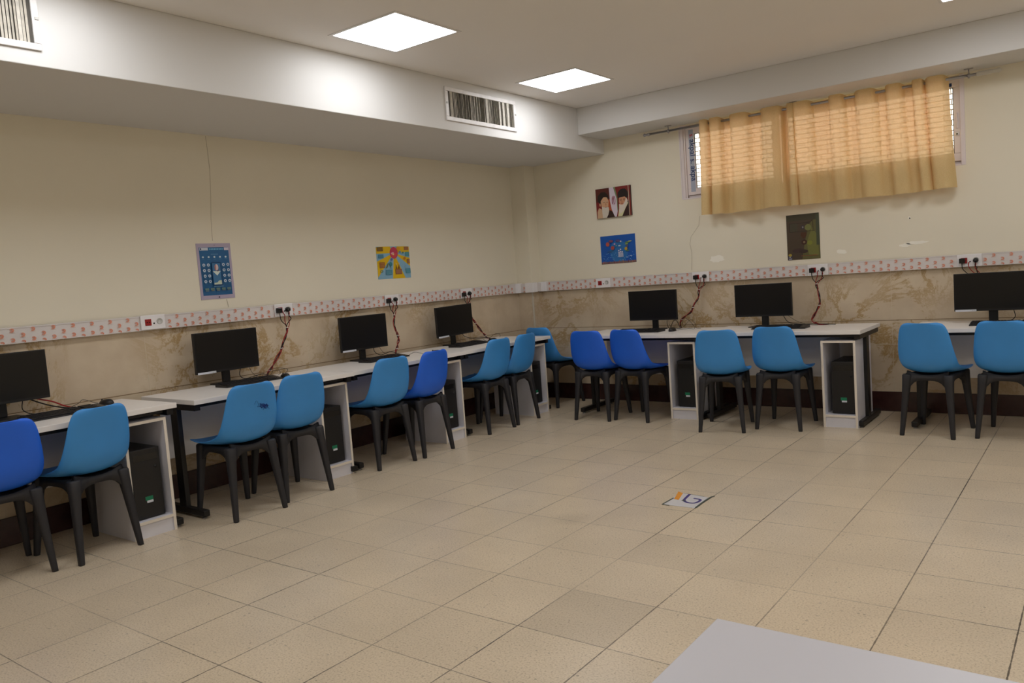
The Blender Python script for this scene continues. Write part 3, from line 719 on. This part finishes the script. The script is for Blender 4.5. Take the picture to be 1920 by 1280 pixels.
chair('dark', 1.404, -.866, 3.2, 'left hand dark blue plastic chair at the back wall')
chair('dark', 1.803, -.798, -6.0, 'right hand dark blue plastic chair at the back wall, beside the open cabinet')
chair('light', 2.669, -1.018, 11.3, 'light blue plastic chair turned slightly, just right of the middle cabinet of the back wall')
chair('light', 3.091, -.805, 1.3, 'light blue plastic chair left of the rightmost open cabinet')
chair('light', 4.181, -.754, -8.9, 'light blue plastic chair at the left end of the right hand back wall desk')
chair('light', 4.649, -.711, -6.6, 'light blue plastic chair cut by the right frame edge')
# pen scribble and scuffs on one chair back (follows the shell surface)
sc = MB()
def on_back(x, z):
    for i in range(len(PROF)-1):
        if PROF[i+1][1] <= z <= PROF[i][1]:
            f_ = (PROF[i][1]-z)/(PROF[i][1]-PROF[i+1][1]); w_ = PROF[i][2]+(PROF[i+1][2]-PROF[i][2])*f_
            u = math.asin(max(-1, min(1, x/w_*math.sin(PI/2*.92))))/(PI/2*.92)
            (a, na), (b, nb) = shell_point(i, u), shell_point(i+1, u)
            return a.lerp(b, f_)-na*.0045
random.seed(21)
for k in range(7):
    x0 = .035+random.random()*.05; z0 = .665+random.random()*.03
    pts = [on_back(x0+.012*math.sin(q*1.7+k)+q*.004, z0+.010*math.cos(q*2.3+k)) for q in range(7)]
    sc.tube(spline(pts, 3), .0010, M['ink'], 5)
for zz, a, b in ((.68, .02, .06), (.70, .0, .03), (.655, .06, .11)):
    sc.tube(spline([on_back(a, zz), on_back((a+b)/2, zz+.02), on_back(b, zz-.005)], 4), .0009, M['scuff'], 5)
o = sc.build('pen_scribble', pen); o['label'] = 'blue pen scribble on the chair back'

# ------------------------------------------------------------------ ceiling lamps
def ceiling_lamp(x, y, label):
    t = thing('ceiling_lamp', label, 'lamp', (x, y, H), 0, 'square lit ceiling panels')
    Wl = .548
    mb = MB()
    o_ = .022
    for a, b in (((-o_, -o_), (Wl+o_, 0)), ((-o_, Wl), (Wl+o_, Wl+o_)), ((-o_, 0), (0, Wl)), ((Wl, 0), (Wl+o_, Wl))):
        mb.box((a[0], a[1], -.004), (b[0], b[1], -.0005), M['lampf'])
    mb.build('frame', t)
    r = .02; pts = []
    for cx_, cy_, a0 in ((Wl-r, Wl-r, 0), (r, Wl-r, 90), (r, r, 180), (Wl-r, r, 270)):
        for q in range(5): an = math.radians(a0+q*22.5); pts.append((cx_+r*math.cos(an), cy_+r*math.sin(an)))
    MB().prism(pts, .0025, M['lamp'], z0=-.0035).build('diffuser', t)
    return t
ceiling_lamp(1.359, -3.751, 'lit square ceiling panel nearer the viewer at the top of the photo')
ceiling_lamp(1.351, -1.786, 'lit square ceiling panel nearest the room corner')
ceiling_lamp(4.354, -1.739, 'lit ceiling panel of which only a corner shows at the top right edge')
for x, y in ((1.355, -5.72), (1.355, -7.69), (4.354, -3.71), (4.354, -5.68), (4.354, -7.65), (7.35, -1.74), (7.35, -3.71), (7.35, -5.68), (7.35, -7.65)):
    ceiling_lamp(x, y, 'lit square ceiling panel outside the picture')

# ------------------------------------------------------------------ air vents on the duct boxing
def vent(y0, y1, label, seed, z0=2.612, z1=2.872):
    t = thing('air_vent', label, 'vent', (BW, y0, z0), 0, 'white framed air vents on the duct boxing')
    W, Hh = y1-y0, z1-z0; f_ = .032
    mb = MB()
    mb.box((.0005, 0, 0), (.012, W, f_), M['ventw']).box((.0005, 0, Hh-f_), (.012, W, Hh), M['ventw']).box((.0005, 0, f_), (.012, f_, Hh-f_), M['ventw']).box((.0005, W-f_, f_), (.012, W, Hh-f_), M['ventw'])
    mb.build('frame', t, bevel=.003)
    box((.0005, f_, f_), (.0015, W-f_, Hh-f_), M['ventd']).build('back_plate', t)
    r = random.Random(seed); n = int((W-2*f_)/.016); s = MB()
    for i in range(n):
        yy = f_+.008+i*.016; a = math.radians(r.choice([20, 25, 30, 35, 60, -20, 50, 28]))
        X = Matrix.Translation((.0075, yy, 0)) @ Matrix.Rotation(a, 4, 'Z')
        s.box((-.0005, -.0075, f_), (.0006, .0075, Hh-f_), M['vents'], X=X)
    s.build('slats', t)
    for yy, zz in ((.012, Hh*.52), (W-.012, Hh*.55)):
        box((.0122, yy-.008, zz-.006), (.018, yy+.008, zz+.006), M['grey']).build('clip', t)
    return t
vent(-2.425, -1.505, 'white framed air vent with bent slats between the two lit ceiling panels', 3)
vent(-6.30, -5.372, 'white framed air vent cut by the top left corner of the frame', 9, 2.612, 2.885)

# ------------------------------------------------------------------ window, grille, curtain, rod
win = bpy.data.objects.new('window_1', None); COL.objects.link(win); struct(win, 'wide high window behind the tan curtain', 'window')
fy0, fy1 = .035, .095
mb = MB(); fw = .038
mb.box((WX0, fy0, WZ0), (WX1, fy1, WZ0+fw), M['pvc']).box((WX0, fy0, WZ1-fw), (WX1, fy1, WZ1), M['pvc'])
mb.box((WX0, fy0, WZ0+fw), (WX0+fw, fy1, WZ1-fw), M['pvc']).box((WX1-fw, fy0, WZ0+fw), (WX1, fy1, WZ1-fw), M['pvc'])
mb.build('frame', win, bevel=.003)
mb = MB().box((WX0-.012, -.002, WZ0-.008), (WX0+.0, .036, WZ1), M['pvc']); mb.box((WX0, .0, WZ0-.006), (WX0+.030, .034, WZ1), M['pvc']); mb.box((WX0+.030, .008, WZ0-.006), (WX0+.046, .034, WZ1), M['pvc'])
mb.box((WX1-.02, -.006, WZ0-.012), (WX1+.012, .034, WZ1), M['pvc']).box((WX0, -.003, WZ0-.012), (WX1, .034, WZ0+.0), M['pvc'])
mb.build('reveal_trim', win, bevel=.002)
sw = .060
def sash(x0, x1, sl):
    z0, z1 = WZ0+fw-.012, WZ1-fw+.012
    mb = MB(); m1 = M['pvc']
    mb.box((x0, .018, z0), (x1, .050, z0+sw), m1).box((x0, .018, z1-sw), (x1, .050, z1), m1).box((x0, .018, z0+sw), (x0+sl, .050, z1-sw), m1).box((x1-sw, .018, z0+sw), (x1, .050, z1-sw), m1)
    s = mb.build('sash', win, bevel=.003)
    gk = MB(); a, b, c, d = x0+sl, x1-sw, z0+sw, z1-sw
    gk.box((a, .022, c), (b, .03, c+.005), M['gasket']).box((a, .022, d-.005), (b, .03, d), M['gasket']).box((a, .022, c+.005), (a+.005, .03, d-.005), M['gasket']).box((b-.005, .022, c+.005), (b, .03, d-.005), M['gasket'])
    gk.build('gasket', s)
    box((a+.005, .030, c+.005), (b-.005, .036, d-.005), M['glass']).build('glass_pane', s)
    return s
sL = sash(WX0+.048, 2.865, .088)
sR = sash(2.880, WX1-fw+.030, sw)
def text(body, size, X, m, name, parent, ext=.0004):
    cu = bpy.data.curves.new(name, 'FONT'); cu.body = body; cu.size = size; cu.extrude = ext; cu.offset = size*.012
    o = bpy.data.objects.new('t', cu); COL.objects.link(o)
    bpy.context.view_layer.update()
    me = bpy.data.meshes.new_from_object(o.evaluated_get(bpy.context.evaluated_depsgraph_get()))
    bpy.data.objects.remove(o)
    me.transform(X); me.materials.clear(); me.materials.append(m)
    r = bpy.data.objects.new(name, me); COL.objects.link(r); r.parent = parent
    return r
# printed protective film on the left sash: letters run downwards
fx0 = WX0+.048+.022
fl = MB().box((fx0+.010, .0168, WZ0+.055), (fx0+.056, .0178, WZ1-.045), M['film']); fl = fl.build('protective_film', sL); fl['label'] = 'grey protective film with blue lettering'
RW = Matrix.Rotation(PI/2, 4, 'X')
XT = Matrix.Translation((fx0+.020, .0162, WZ1-.135)) @ RW @ Matrix.Rotation(-PI/2, 4, 'Z')
text('akpal s. akpa', .078, XT, M['filmt'], 'film_lettering', fl)
XT = Matrix.Translation((fx0+.022, .0162, WZ1-.085)) @ RW @ Matrix.Rotation(-PI/2, 4, 'Z')
text('s.', .06, XT, M['filmr'], 'film_lettering', fl)
MB().box((WX1-.21, .0168, WZ1-.078), (WX1-.075, .0178, WZ1-.052), M['filmt']).build('film_remnant', sR)
MB().prism([(0, 0), (.013, 0), (.013, .12), (0, .12)], .012, M['pvc'], X=Matrix.Translation((WX1-.052, .018, 2.27)) @ RW).build('handle', sR, bevel=.004)
MB().lathe([(.016, 0), (.016, .004)], M['plug_white'], n=18, X=Matrix.Translation((WX1-.046, .018, 2.225)) @ RW).lathe([(.006, 0), (.006, .0015)], M['hole'], n=12, X=Matrix.Translation((WX1-.046, .0138, 2.225)) @ RW).build('lock_rose', sR)
# pale open brick screen outside
gr = MB()
z = 1.75; row = 0
while z < 2.95:
    gr.box((1.2, .34, z), (5.2, .352, z+.0065), M['outside'])
    xx = 1.2+(.055 if row % 2 else 0)
    while xx < 5.2:
        gr.box((xx, .3405, z+.0065), (xx+.006, .3515, z+.042), M['outside']); xx += .11
    z += .042; row += 1
tag(gr.build('window_grille'), 'pale brick patterned grille outside the window', 'grille')

# rod
t = thing('curtain_rod', 'thin metal curtain rod with three brackets over the window', 'curtain rod')
RZ, RYr = 2.632, -.12
MB().tube([(1.665, RYr, RZ), (4.50, RYr, RZ)], .0105, M['chrome'], 14).build('rod', t)
f1 = MB().tube([(1.60, RYr, RZ), (1.612, RYr, RZ), (1.625, RYr, RZ), (1.640, RYr, RZ), (1.655, RYr, RZ), (1.670, RYr, RZ)], [.006, .017, .012, .010, .016, .013], M['chrome'], 14).build('end_cap', t)
f2 = MB().tube([(4.41, RYr, RZ), (4.43, RYr, RZ), (4.50, RYr, RZ), (4.53, RYr, RZ), (4.56, RYr, RZ), (4.575, RYr, RZ)], [.014, .018, .017, .012, .019, .006], M['finial'], 14).build('end_cap', t); f2['label'] = 'cream plastic end cap'
for x in (1.865, 3.04, 4.36):
    mb = MB().tube([(x, RYr, RZ+.012), (x, RYr, SZ-.006)], .005, M['chrome'], 8)
    mb.box((x-.030, RYr-.012, SZ-.006), (x+.030, RYr+.012, SZ-.001), M['chrome'])
    mb.tube([(x, RYr, RZ-.022), (x, RYr, RZ-.012)], .006, M['chrome'], 8)
    mb.tube([(x-.008, RYr, RZ), (x+.008, RYr, RZ)], .016, M['chrome'], 14)
    mb.build('bracket', t)
# curtains: two eyelet panels with deep soft folds
def curtain(x0, x1, x0b, x1b, cols, label, seed):
    """cols: (centre, half width) of the folds that pass in front of the rod"""
    t = thing('curtain', label, 'curtain', (0, 0, 0), 0, 'two sheer tan eyelet curtain panels')
    U, V = 220, 26; mb = MB(); vs = []; r = random.Random(seed)
    zt, zb = RZ+.028, 1.803
    ph = [r.uniform(-1, 1) for _ in cols]; lean = [r.uniform(-.016, .016) for _ in cols]
    for j in range(V+1):
        v = j/V
        for i in range(U+1):
            u = i/U; x = x0+(x1-x0)*u; f_ = 0; up = 0; dx = 0
            for (c, h), p, ln in zip(cols, ph, lean):
                d = (x-c)/(h*(1+.12*v)); g_ = 1/(1+abs(d)**(7-3.0*v))
                f_ = max(f_, g_*(1-.10*v*abs(p))); up = max(up, g_)
                dx += ln*v*math.exp(-((x-c)/(2.2*h))**2)+(.85*h*math.exp(-((abs(x-c)-h)/(.5*h))**2)*(1 if x > c else -1)*(.5-.2*v))
            y = RYr+.036-.084*f_+.020*v+.006*math.sin(x*31+seed)*v+.004*math.sin(x*67+2*v)*v
            xx = x+dx+((x0b-x0)*(1-u)+(x1b-x1)*u)*v**1.4
            z = zt+(zb-zt)*v+(.016*up-.006)*(1-v)+.004*math.sin(x*9+seed)*v
            vs.append((xx, y, z))
    fs = [[j*(U+1)+i, j*(U+1)+i+1, (j+1)*(U+1)+i+1, (j+1)*(U+1)+i] for j in range(V) for i in range(U)]
    mb.add(vs, fs, M['curtain'], True)
    mb.build('cloth', t)
    for c, h in cols:                             # eyelet rings where the cloth crosses the rod
        for sd in (-1, 1):
            x = c+sd*h*1.05
            if x < x0+.01 or x > x1-.01: continue
            ring = [(x+.004*math.sin(a), RYr+.019*math.cos(a), RZ+.019*math.sin(a)) for a in [2*PI*g_/14 for g_ in range(15)]]
            MB().tube(ring, .0026, M['chrome'], 6, caps=False).build('eyelet', t)
    return t
curtain(2.200, 3.045, 2.165, 3.060, [(2.225, .030), (2.335, .040), (2.560, .062), (2.850, .066), (3.022, .026)], 'sheer tan curtain panel over the left half of the window', 1)
curtain(3.028, 4.215, 3.040, 4.262, [(3.110, .056), (3.395, .044), (3.620, .056), (3.835, .044), (4.010, .030), (4.135, .050)], 'sheer tan curtain panel over the right half of the window, flaring at its hem', 2)

# ------------------------------------------------------------------ posters and picture
def poster(name, label, cat, origin, W, Hh, wall, base, thick, shapes, rot=0.0):
    """shapes: list of (pts in 0..1 coords, rgb); origin = lower left corner"""
    X = Matrix.Translation(origin) @ (Matrix.Rotation(PI/2, 4, 'Z') if wall == 'L' else Matrix.Identity(4)) @ Matrix.Rotation(PI/2, 4, 'X') @ Matrix.Rotation(rot, 4, 'Z')
    mb = MB(); mb.prism([(0, 0), (W, 0), (W, Hh), (0, Hh)], thick, cmat(base), X=X)
    z = thick+.0004
    for pts, c in shapes:
        mb.flat([(p[0]*W, p[1]*Hh) for p in pts], cmat(c), X=X, z=z); z += .00012
    return tag(mb.build(name), label, cat)
def R(x0, y0, x1, y1): return [(x0, y0), (x1, y0), (x1, y1), (x0, y1)]
def E(cx, cy, rx, ry, n=16, a0=0, a1=360): return [(cx+rx*math.cos(math.radians(a0+(a1-a0)*k/n)), cy+ry*math.sin(math.radians(a0+(a1-a0)*k/n))) for k in range(n if a1-a0 == 360 else n+1)]
# tablet shaped poster
sh = [(R(.07, .07, .93, .93), (34, 92, 140)), (R(.07, .60, .93, .93), (38, 98, 148))]
sh += [(R(.09, .875, .33, .925), (205, 210, 220)), (R(.80, .875, .93, .925), (216, 205, 216)), (R(.105, .885, .14, .915), (40, 50, 90))]
for k in range(9): sh.append((R(.37+k*.045, .885, .40+k*.045, .91), (120, 190, 225)))
for k in range(7): sh.append((R(.40+k*.03, .80, .42+k*.03, .81), (120, 170, 205)))
for k in range(5): sh += [(E(.16+k*.165, .755, .028, .017), (196, 214, 224)), (R(.12+k*.165, .715, .2+k*.165, .722), (80, 134, 174))]
for k in range(4):
    for xx in (.16, .29, .73, .86):
        sh += [(E(xx, .615-k*.098, .042, .027), (198, 212, 226)), (E(xx+.002, .615-k*.098, .018, .011), (52, 84, 130)), (R(xx-.045, .572-k*.098, xx+.045, .578-k*.098), (70, 124, 166))]
sh += [(R(.37, .24, .64, .66), (24, 66, 112)), (R(.39, .26, .62, .645), (62, 116, 160)), ([(.39, .50), (.62, .50), (.505, .42)], (214, 224, 214)), (E(.505, .57, .055, .055), (214, 190, 190)),
       ([(.45, .53), (.45, .60), (.49, .62), (.49, .50)], (176, 122, 116)), ([(.52, .50), (.55, .53), (.56, .505), (.53, .49)], (110, 56, 46)), ([(.40, .26), (.62, .26), (.62, .335), (.54, .33), (.49, .295), (.40, .29)], (198, 208, 186)),
       (R(.38, .222, .66, .23), (120, 170, 205))]
for k in range(5): sh += [(R(.12+k*.16, .165, .23+k*.16, .20), (96, 124, 120)), (R(.13+k*.16, .15, .22+k*.16, .156), (150, 150, 120))]
sh += [(E(.5, .032, .022, .015), (60, 52, 74)), (E(.5, .965, .01, .007), (110, 96, 110))]
tp = poster('wall_poster', 'tall blue poster framed like a lilac tablet computer on the left wall', 'poster', (.0005, -3.995, 1.357), .278, .404, 'L', (178, 166, 186), .003, sh)
for mm in tp.modifiers: pass
tp.modifiers.new('bevel', 'BEVEL').width = .0005
# yellow and blue ray poster
sh = []
cx, cy = .52, .80
cols = [(226, 184, 24), (134, 178, 204)]
angs = [-242, -178, -154, -125, -96, -69, -42, -20, 2, 60]
for k in range(len(angs)-1):
    a, b = math.radians(angs[k]), math.radians(angs[k+1])
    def hit(an):
        dx, dy = math.cos(an), math.sin(an); ts = []
        if dx > 1e-6: ts.append((1-cx)/dx)
        if dx < -1e-6: ts.append(-cx/dx)
        if dy > 1e-6: ts.append((1-cy)/dy)
        if dy < -1e-6: ts.append(-cy/dy)
        q = min(ts); return (cx+dx*q, cy+dy*q)
    pts = [(cx, cy)]+[hit(a+(b-a)*q/6) for q in range(7)]
    sh.append((pts, cols[k % 2]))
sh += [(E(cx, .80, .125, .185), (196, 60, 92)), (E(cx, .80, .105, .16, 16, 180, 360), (212, 74, 84)), ([(.43, .80), (.50, .83), (.53, .80), (.44, .75)], (232, 160, 180)), (E(.5, .76, .03, .03), (232, 196, 140))]
for x0, y0, x1, y1, c in ((.02, .86, .20, .985, (122, 92, 40)), (.84, .88, .98, .985, (150, 98, 62)), (.04, .64, .2, .76, (72, 130, 158)), (.86, .68, .99, .82, (74, 140, 150)), (.06, .34, .22, .52, (160, 104, 48)),
                          (.90, .45, .99, .60, (160, 104, 52)), (.23, .12, .42, .28, (78, 136, 156)), (.52, .13, .72, .29, (150, 98, 66)), (.84, .15, .99, .30, (74, 138, 158))):
    sh.append((R(x0, y0, x1, y1), c))
    for q in range(3): sh.append((R(x0+.02, y0+(y1-y0)*(.2+.25*q), x1-.02, y0+(y1-y0)*(.27+.25*q)), tuple(min(255, v+30) for v in c)))
sh += [(E(.39, .45, .045, .07), (54, 128, 140)), (R(.38, .3, .395, .42), (54, 110, 120)), (E(.11, .24, .035, .04), (66, 120, 130)), (E(.10, .24, .018, .02), (210, 196, 90)), (E(.83, .62, .035, .04), (206, 120, 40)), (E(.43, .6, .03, .04), (90, 100, 160)),
       (E(.70, .83, .03, .03), (84, 140, 180)), (E(.79, .80, .025, .03), (60, 120, 120)), ([(.53, .30), (.555, .42), (.58, .30)], (120, 76, 30)), ([(.60, .30), (.635, .44), (.66, .30)], (120, 70, 30)), (E(.555, .45, .02, .025), (220, 190, 130)), (E(.64, .47, .02, .025), (220, 190, 130)),
       ([(.24, .34), (.30, .48), (.33, .48), (.27, .33)], (100, 110, 50)), (E(.2, .93, .02, .04), (210, 180, 40)), (E(.66, .93, .05, .04), (226, 160, 40))]
poster('wall_poster', 'square yellow and blue ray poster with a pink centre on the left wall', 'poster', (.0005, -2.252, 1.424), .415, .290, 'L', (134, 178, 204), .0015, sh)
# framed portrait print of two bearded men with a flag between
skin, beard, robe, red = (214, 168, 132), (214, 204, 190), (54, 36, 32), (128, 44, 42)
sh = [(R(0, 0, 1, 1), red), (R(0, .55, .42, 1), (92, 42, 36)), (E(.33, .35, .16, .30), (176, 84, 50)),
      # left man
      (E(.21, .66, .165, .21), (44, 34, 30)), ([(.02, .0), (.20, .0), (.16, .30), (.08, .36), (.03, .24)], (206, 170, 138)), ([(.24, 0), (.53, 0), (.51, .12), (.44, .22), (.36, .26), (.30, .20)], robe),
      ([(.13, .62), (.16, .38), (.22, .24), (.30, .24), (.355, .38), (.37, .56), (.33, .68), (.24, .72), (.16, .69)], skin), (E(.115, .46, .02, .055), (206, 158, 124)),
      ([(.05, .58), (.06, .76), (.16, .88), (.28, .87), (.36, .76), (.375, .64), (.30, .705), (.22, .70), (.15, .60), (.12, .50)], (44, 34, 30)),
      ([(.165, .40), (.21, .36), (.27, .37), (.34, .36), (.365, .34), (.37, .22), (.34, .10), (.29, .0), (.18, .0), (.17, .16)], beard),
      (R(.20, .515, .26, .53), (120, 84, 66)), (R(.30, .515, .35, .53), (120, 84, 66)), ([(.275, .53), (.31, .42), (.265, .42)], (188, 136, 106)), (R(.25, .355, .33, .37), (150, 80, 72)), ([(.19, .545), (.27, .565), (.27, .575), (.19, .555)], (190, 184, 176)), ([(.30, .565), (.355, .55), (.355, .56), (.30, .575)], (190, 184, 176)),
      # flag strip
      ([(.40, 1), (.56, 1), (.62, .6), (.62, .2), (.58, 0), (.53, 0), (.45, .25), (.41, .55)], (216, 204, 216)), ([(.52, 1), (.57, 1), (.63, .62), (.63, .2), (.61, .2), (.605, .6)], (120, 136, 100)),
      # right man
      ([(.64, 0), (.94, 0), (.94, .50), (.90, .42), (.80, .20)], (58, 36, 36)), ([(.62, .0), (.74, 0), (.84, .24), (.93, .42), (.88, .50), (.68, .36)], (216, 210, 164)),
      (E(.79, .71, .15, .20), (40, 34, 34)), ([(.68, .62), (.67, .48), (.70, .36), (.80, .34), (.88, .42), (.90, .56), (.84, .64)], (206, 150, 116)),
      ([(.64, .62), (.65, .80), (.74, .90), (.86, .90), (.935, .78), (.93, .62), (.84, .66), (.72, .655)], (40, 34, 34)),
      ([(.67, .42), (.72, .38), (.78, .38), (.84, .48), (.88, .60), (.92, .50), (.88, .34), (.80, .18), (.70, .08), (.66, .16)], (220, 208, 194)),
      (R(.69, .555, .76, .575), (96, 60, 48)), (R(.79, .555, .85, .575), (96, 60, 48)), ([(.755, .56), (.775, .44), (.735, .44)], (186, 126, 96)), (R(.72, .405, .79, .42), (150, 80, 76)), (E(.725, .53, .035, .035, 10), (190, 140, 110)), (E(.82, .53, .035, .035, 10), (190, 140, 110)), (R(.71, .525, .745, .537), (60, 44, 40)), (R(.80, .525, .835, .537), (60, 44, 40)),
      (R(.945, 0, .962, 1), (196, 184, 160))]
# emblem on the flag: four crescents about a blade
for s_ in (-1, 1):
    o1 = E(.52+s_*.012, .56, .040, .145, 12, 90 if s_ < 0 else -90, 270 if s_ < 0 else 90); i1 = E(.52+s_*.012, .56, .027, .115, 12, 90 if s_ < 0 else -90, 270 if s_ < 0 else 90)
    for q in range(12): sh.append(([o1[q], o1[q+1], i1[q+1], i1[q]], (150, 60, 84)))
sh += [([(.53, .68), (.545, .68), (.505, .44), (.49, .44)], (150, 60, 84)), ([(.49, .66), (.505, .66), (.50, .56), (.49, .56)], (150, 60, 84))]
poster('framed_picture', 'framed portrait print of two bearded turbaned men with a white flag strip between', 'picture', (.968, -.0005, 1.893), .402, .300, 'B', (60, 44, 40), .022, sh, .0)
# small blue poster
sh = [(R(0, 0, 1, 1), (24, 88, 176)), (E(.52, .42, .26, .40), (44, 112, 178)), (R(0, 0, 1, .07), (116, 90, 92))]
r = random.Random(5)
for k in range(26): sh.append((R(.03+k*.037, .01, .05+k*.037, .06+.05*r.random()), r.choice([(150, 96, 90), (128, 108, 100), (170, 120, 90), (110, 70, 90)])))
for k in range(46): a, b = r.random(), r.random()*.30+.08; sh.append((E(.03+a*.94, b, .009, .012, 8), (120, 176, 226)))
for x, y, rx, ry, c in ((.22, .70, .07, .10, (190, 78, 60)), (.32, .80, .09, .06, (120, 62, 92)), (.36, .56, .07, .09, (172, 66, 64)), (.52, .80, .09, .06, (74, 66, 130)), (.60, .77, .03, .035, (206, 214, 236)), (.42, .69, .035, .04, (196, 160, 216)), (.56, .62, .05, .03, (190, 214, 236)),
                        (.78, .72, .09, .03, (110, 150, 60)), (.86, .75, .07, .02, (190, 200, 120)), (.76, .66, .06, .025, (150, 180, 80)), (.77, .58, .04, .06, (90, 80, 110)), (.74, .50, .055, .07, (196, 156, 40)), (.47, .63, .03, .03, (120, 170, 150)), (.78, .43, .08, .025, (80, 130, 90)), (.3, .45, .14, .012, (46, 84, 110)), (.26, .40, .12, .008, (46, 84, 110)),
                        (.87, .24, .05, .02, (170, 204, 240)), (.76, .20, .03, .02, (150, 190, 240))):
    sh.append((E(x, y, rx*.78, ry*.8, 9), tuple(int(v*.85+20) for v in c)))
for x, h_ in ((.535, .20), (.585, .24), (.635, .14)):                     # family of white figures
    sh += [(E(x, .27+h_*.9, .018, .026), (214, 214, 232)), ([(x-.024, .30+h_*.4), (x+.024, .30+h_*.4), (x+.020, .25+h_*.75), (x-.020, .25+h_*.75)], (214, 214, 232)), (R(x-.02, .22, x-.006, .32+h_*.3), (214, 214, 232)), (R(x+.006, .22, x+.02, .32+h_*.3), (214, 214, 232))]
poster('wall_poster', 'small bright blue poster with white family figures on the back wall', 'poster', (.978, -.0005, 1.420), .405, .288, 'B', (20, 80, 160), .0015, sh)
# dark olive poster
sh = [(R(0, 0, 1, 1), (74, 60, 46)), ([(.45, 0), (1, 0), (1, .95), (.72, .8), (.55, .4)], (96, 92, 52)), ([(.66, .1), (.96, .08), (.94, .5), (.78, .7), (.60, .36)], (112, 112, 56)), (R(0, .86, 1, 1), (66, 62, 44)), (R(.9, .3, 1, .98), (70, 76, 56)),
      (R(.1, .62, .34, .80), (70, 66, 50)), (R(.09, .615, .86, .625), (52, 40, 30)), (R(.09, .62, .105, .82), (46, 32, 28)), (R(.80, .62, .82, .84), (60, 50, 30)), (R(.12, .8, .75, .81), (52, 40, 32)), ([(.5, .8), (.78, .83), (.84, .87), (.7, .81)], (46, 36, 26)),
      (E(.66, .70, .1, .07), (116, 118, 66)), (E(.50, .71, .055, .05), (66, 56, 60)), (E(.505, .71, .022, .02), (140, 136, 132)), ([(.43, .60), (.60, .60), (.61, .53), (.53, .46), (.50, .46), (.43, .53)], (78, 46, 24)), (E(.53, .38, .09, .058), (66, 40, 26)), (E(.53, .38, .035, .022), (128, 108, 82)),
      (E(.70, .36, .08, .05), (126, 130, 50)), (R(.02, .0, .15, .10), (70, 66, 78)), (E(.085, .11, .055, .03), (170, 150, 60)), (R(.04, .02, .13, .035), (196, 196, 206)), (R(.05, .05, .10, .075), (160, 160, 172)), (R(.42, .075, .92, .085), (140, 74, 50)),
      (E(.35, .2, .2, .05), (66, 48, 44)), (E(.5, .18, .14, .04), (60, 46, 38))]
poster('wall_poster', 'dark olive brown upright poster under the curtain on the back wall', 'poster', (2.899, -.0005, 1.328), .284, .398, 'B', (58, 48, 38), .002, sh)

# ------------------------------------------------------------------ sheet stuck on the floor, near table
t = MB()
t.prism([(3.151, -3.176), (3.340, -3.173), (3.328, -2.951), (3.133, -2.923)], .0012, M['paper'], z0=.0004)
Zp = .0019
t.flat([(3.161, -3.056), (3.193, -3.066), (3.158, -2.926), (3.117, -2.905)], M['orange'], z=Zp)
def stroke(mb, pts, wd, m, z):
    P = [Vector((p[0], p[1])) for p in spline([(a, b, 0) for a, b in pts], 5)]
    for a, b in zip(P, P[1:]):
        d = (b-a).normalized(); n = Vector((-d.y, d.x))*wd/2; e = d*wd*.15
        mb.flat([tuple(a-e+n), tuple(b+e+n), tuple(b+e-n), tuple(a-e-n)], m, z=z); z += .00001
stroke(t, [(3.204, -2.937), (3.213, -3.00), (3.226, -3.062), (3.262, -3.092), (3.300, -3.088), (3.312, -3.045), (3.302, -3.012), (3.262, -3.003)], .017, M['purple'], Zp+.0002)
stroke(t, [(3.146, -3.172), (3.148, -3.10), (3.150, -3.04)], .011, M['tape'], Zp+.0004)
stroke(t, [(3.215, -3.06), (3.236, -3.068)], .016, M['tape'], Zp+.0006)
stroke(t, [(3.344, -3.165), (3.338, -3.05), (3.340, -2.94), (3.352, -2.92)], .012, M['tape'], Zp+.0004)
stroke(t, [(3.142, -3.178), (3.19, -3.182)], .008, M['tape'], Zp+.0004)
stroke(t, [(3.16, -2.925), (3.30, -2.946)], .004, M['tape'], Zp+.0004)
tag(t.build('floor_sheet'), 'small white sheet stuck on the floor with a purple letter and an orange bar', 'floor sheet')

t = thing('table', 'pale grey topped table in the lower right foreground', 'table', (4.672, -5.972, 0))
box((0, -.70, .730), (1.50, 0, .757), M['tablem']).build('table_top', t, bevel=.0015)
for xx, yy in ((.05, -.05), (1.41, -.05), (.05, -.65), (1.41, -.65)): box((xx, yy-.02, 0), (xx+.04, yy+.02, .7295), M['steel']).build('leg', t, bevel=.003)
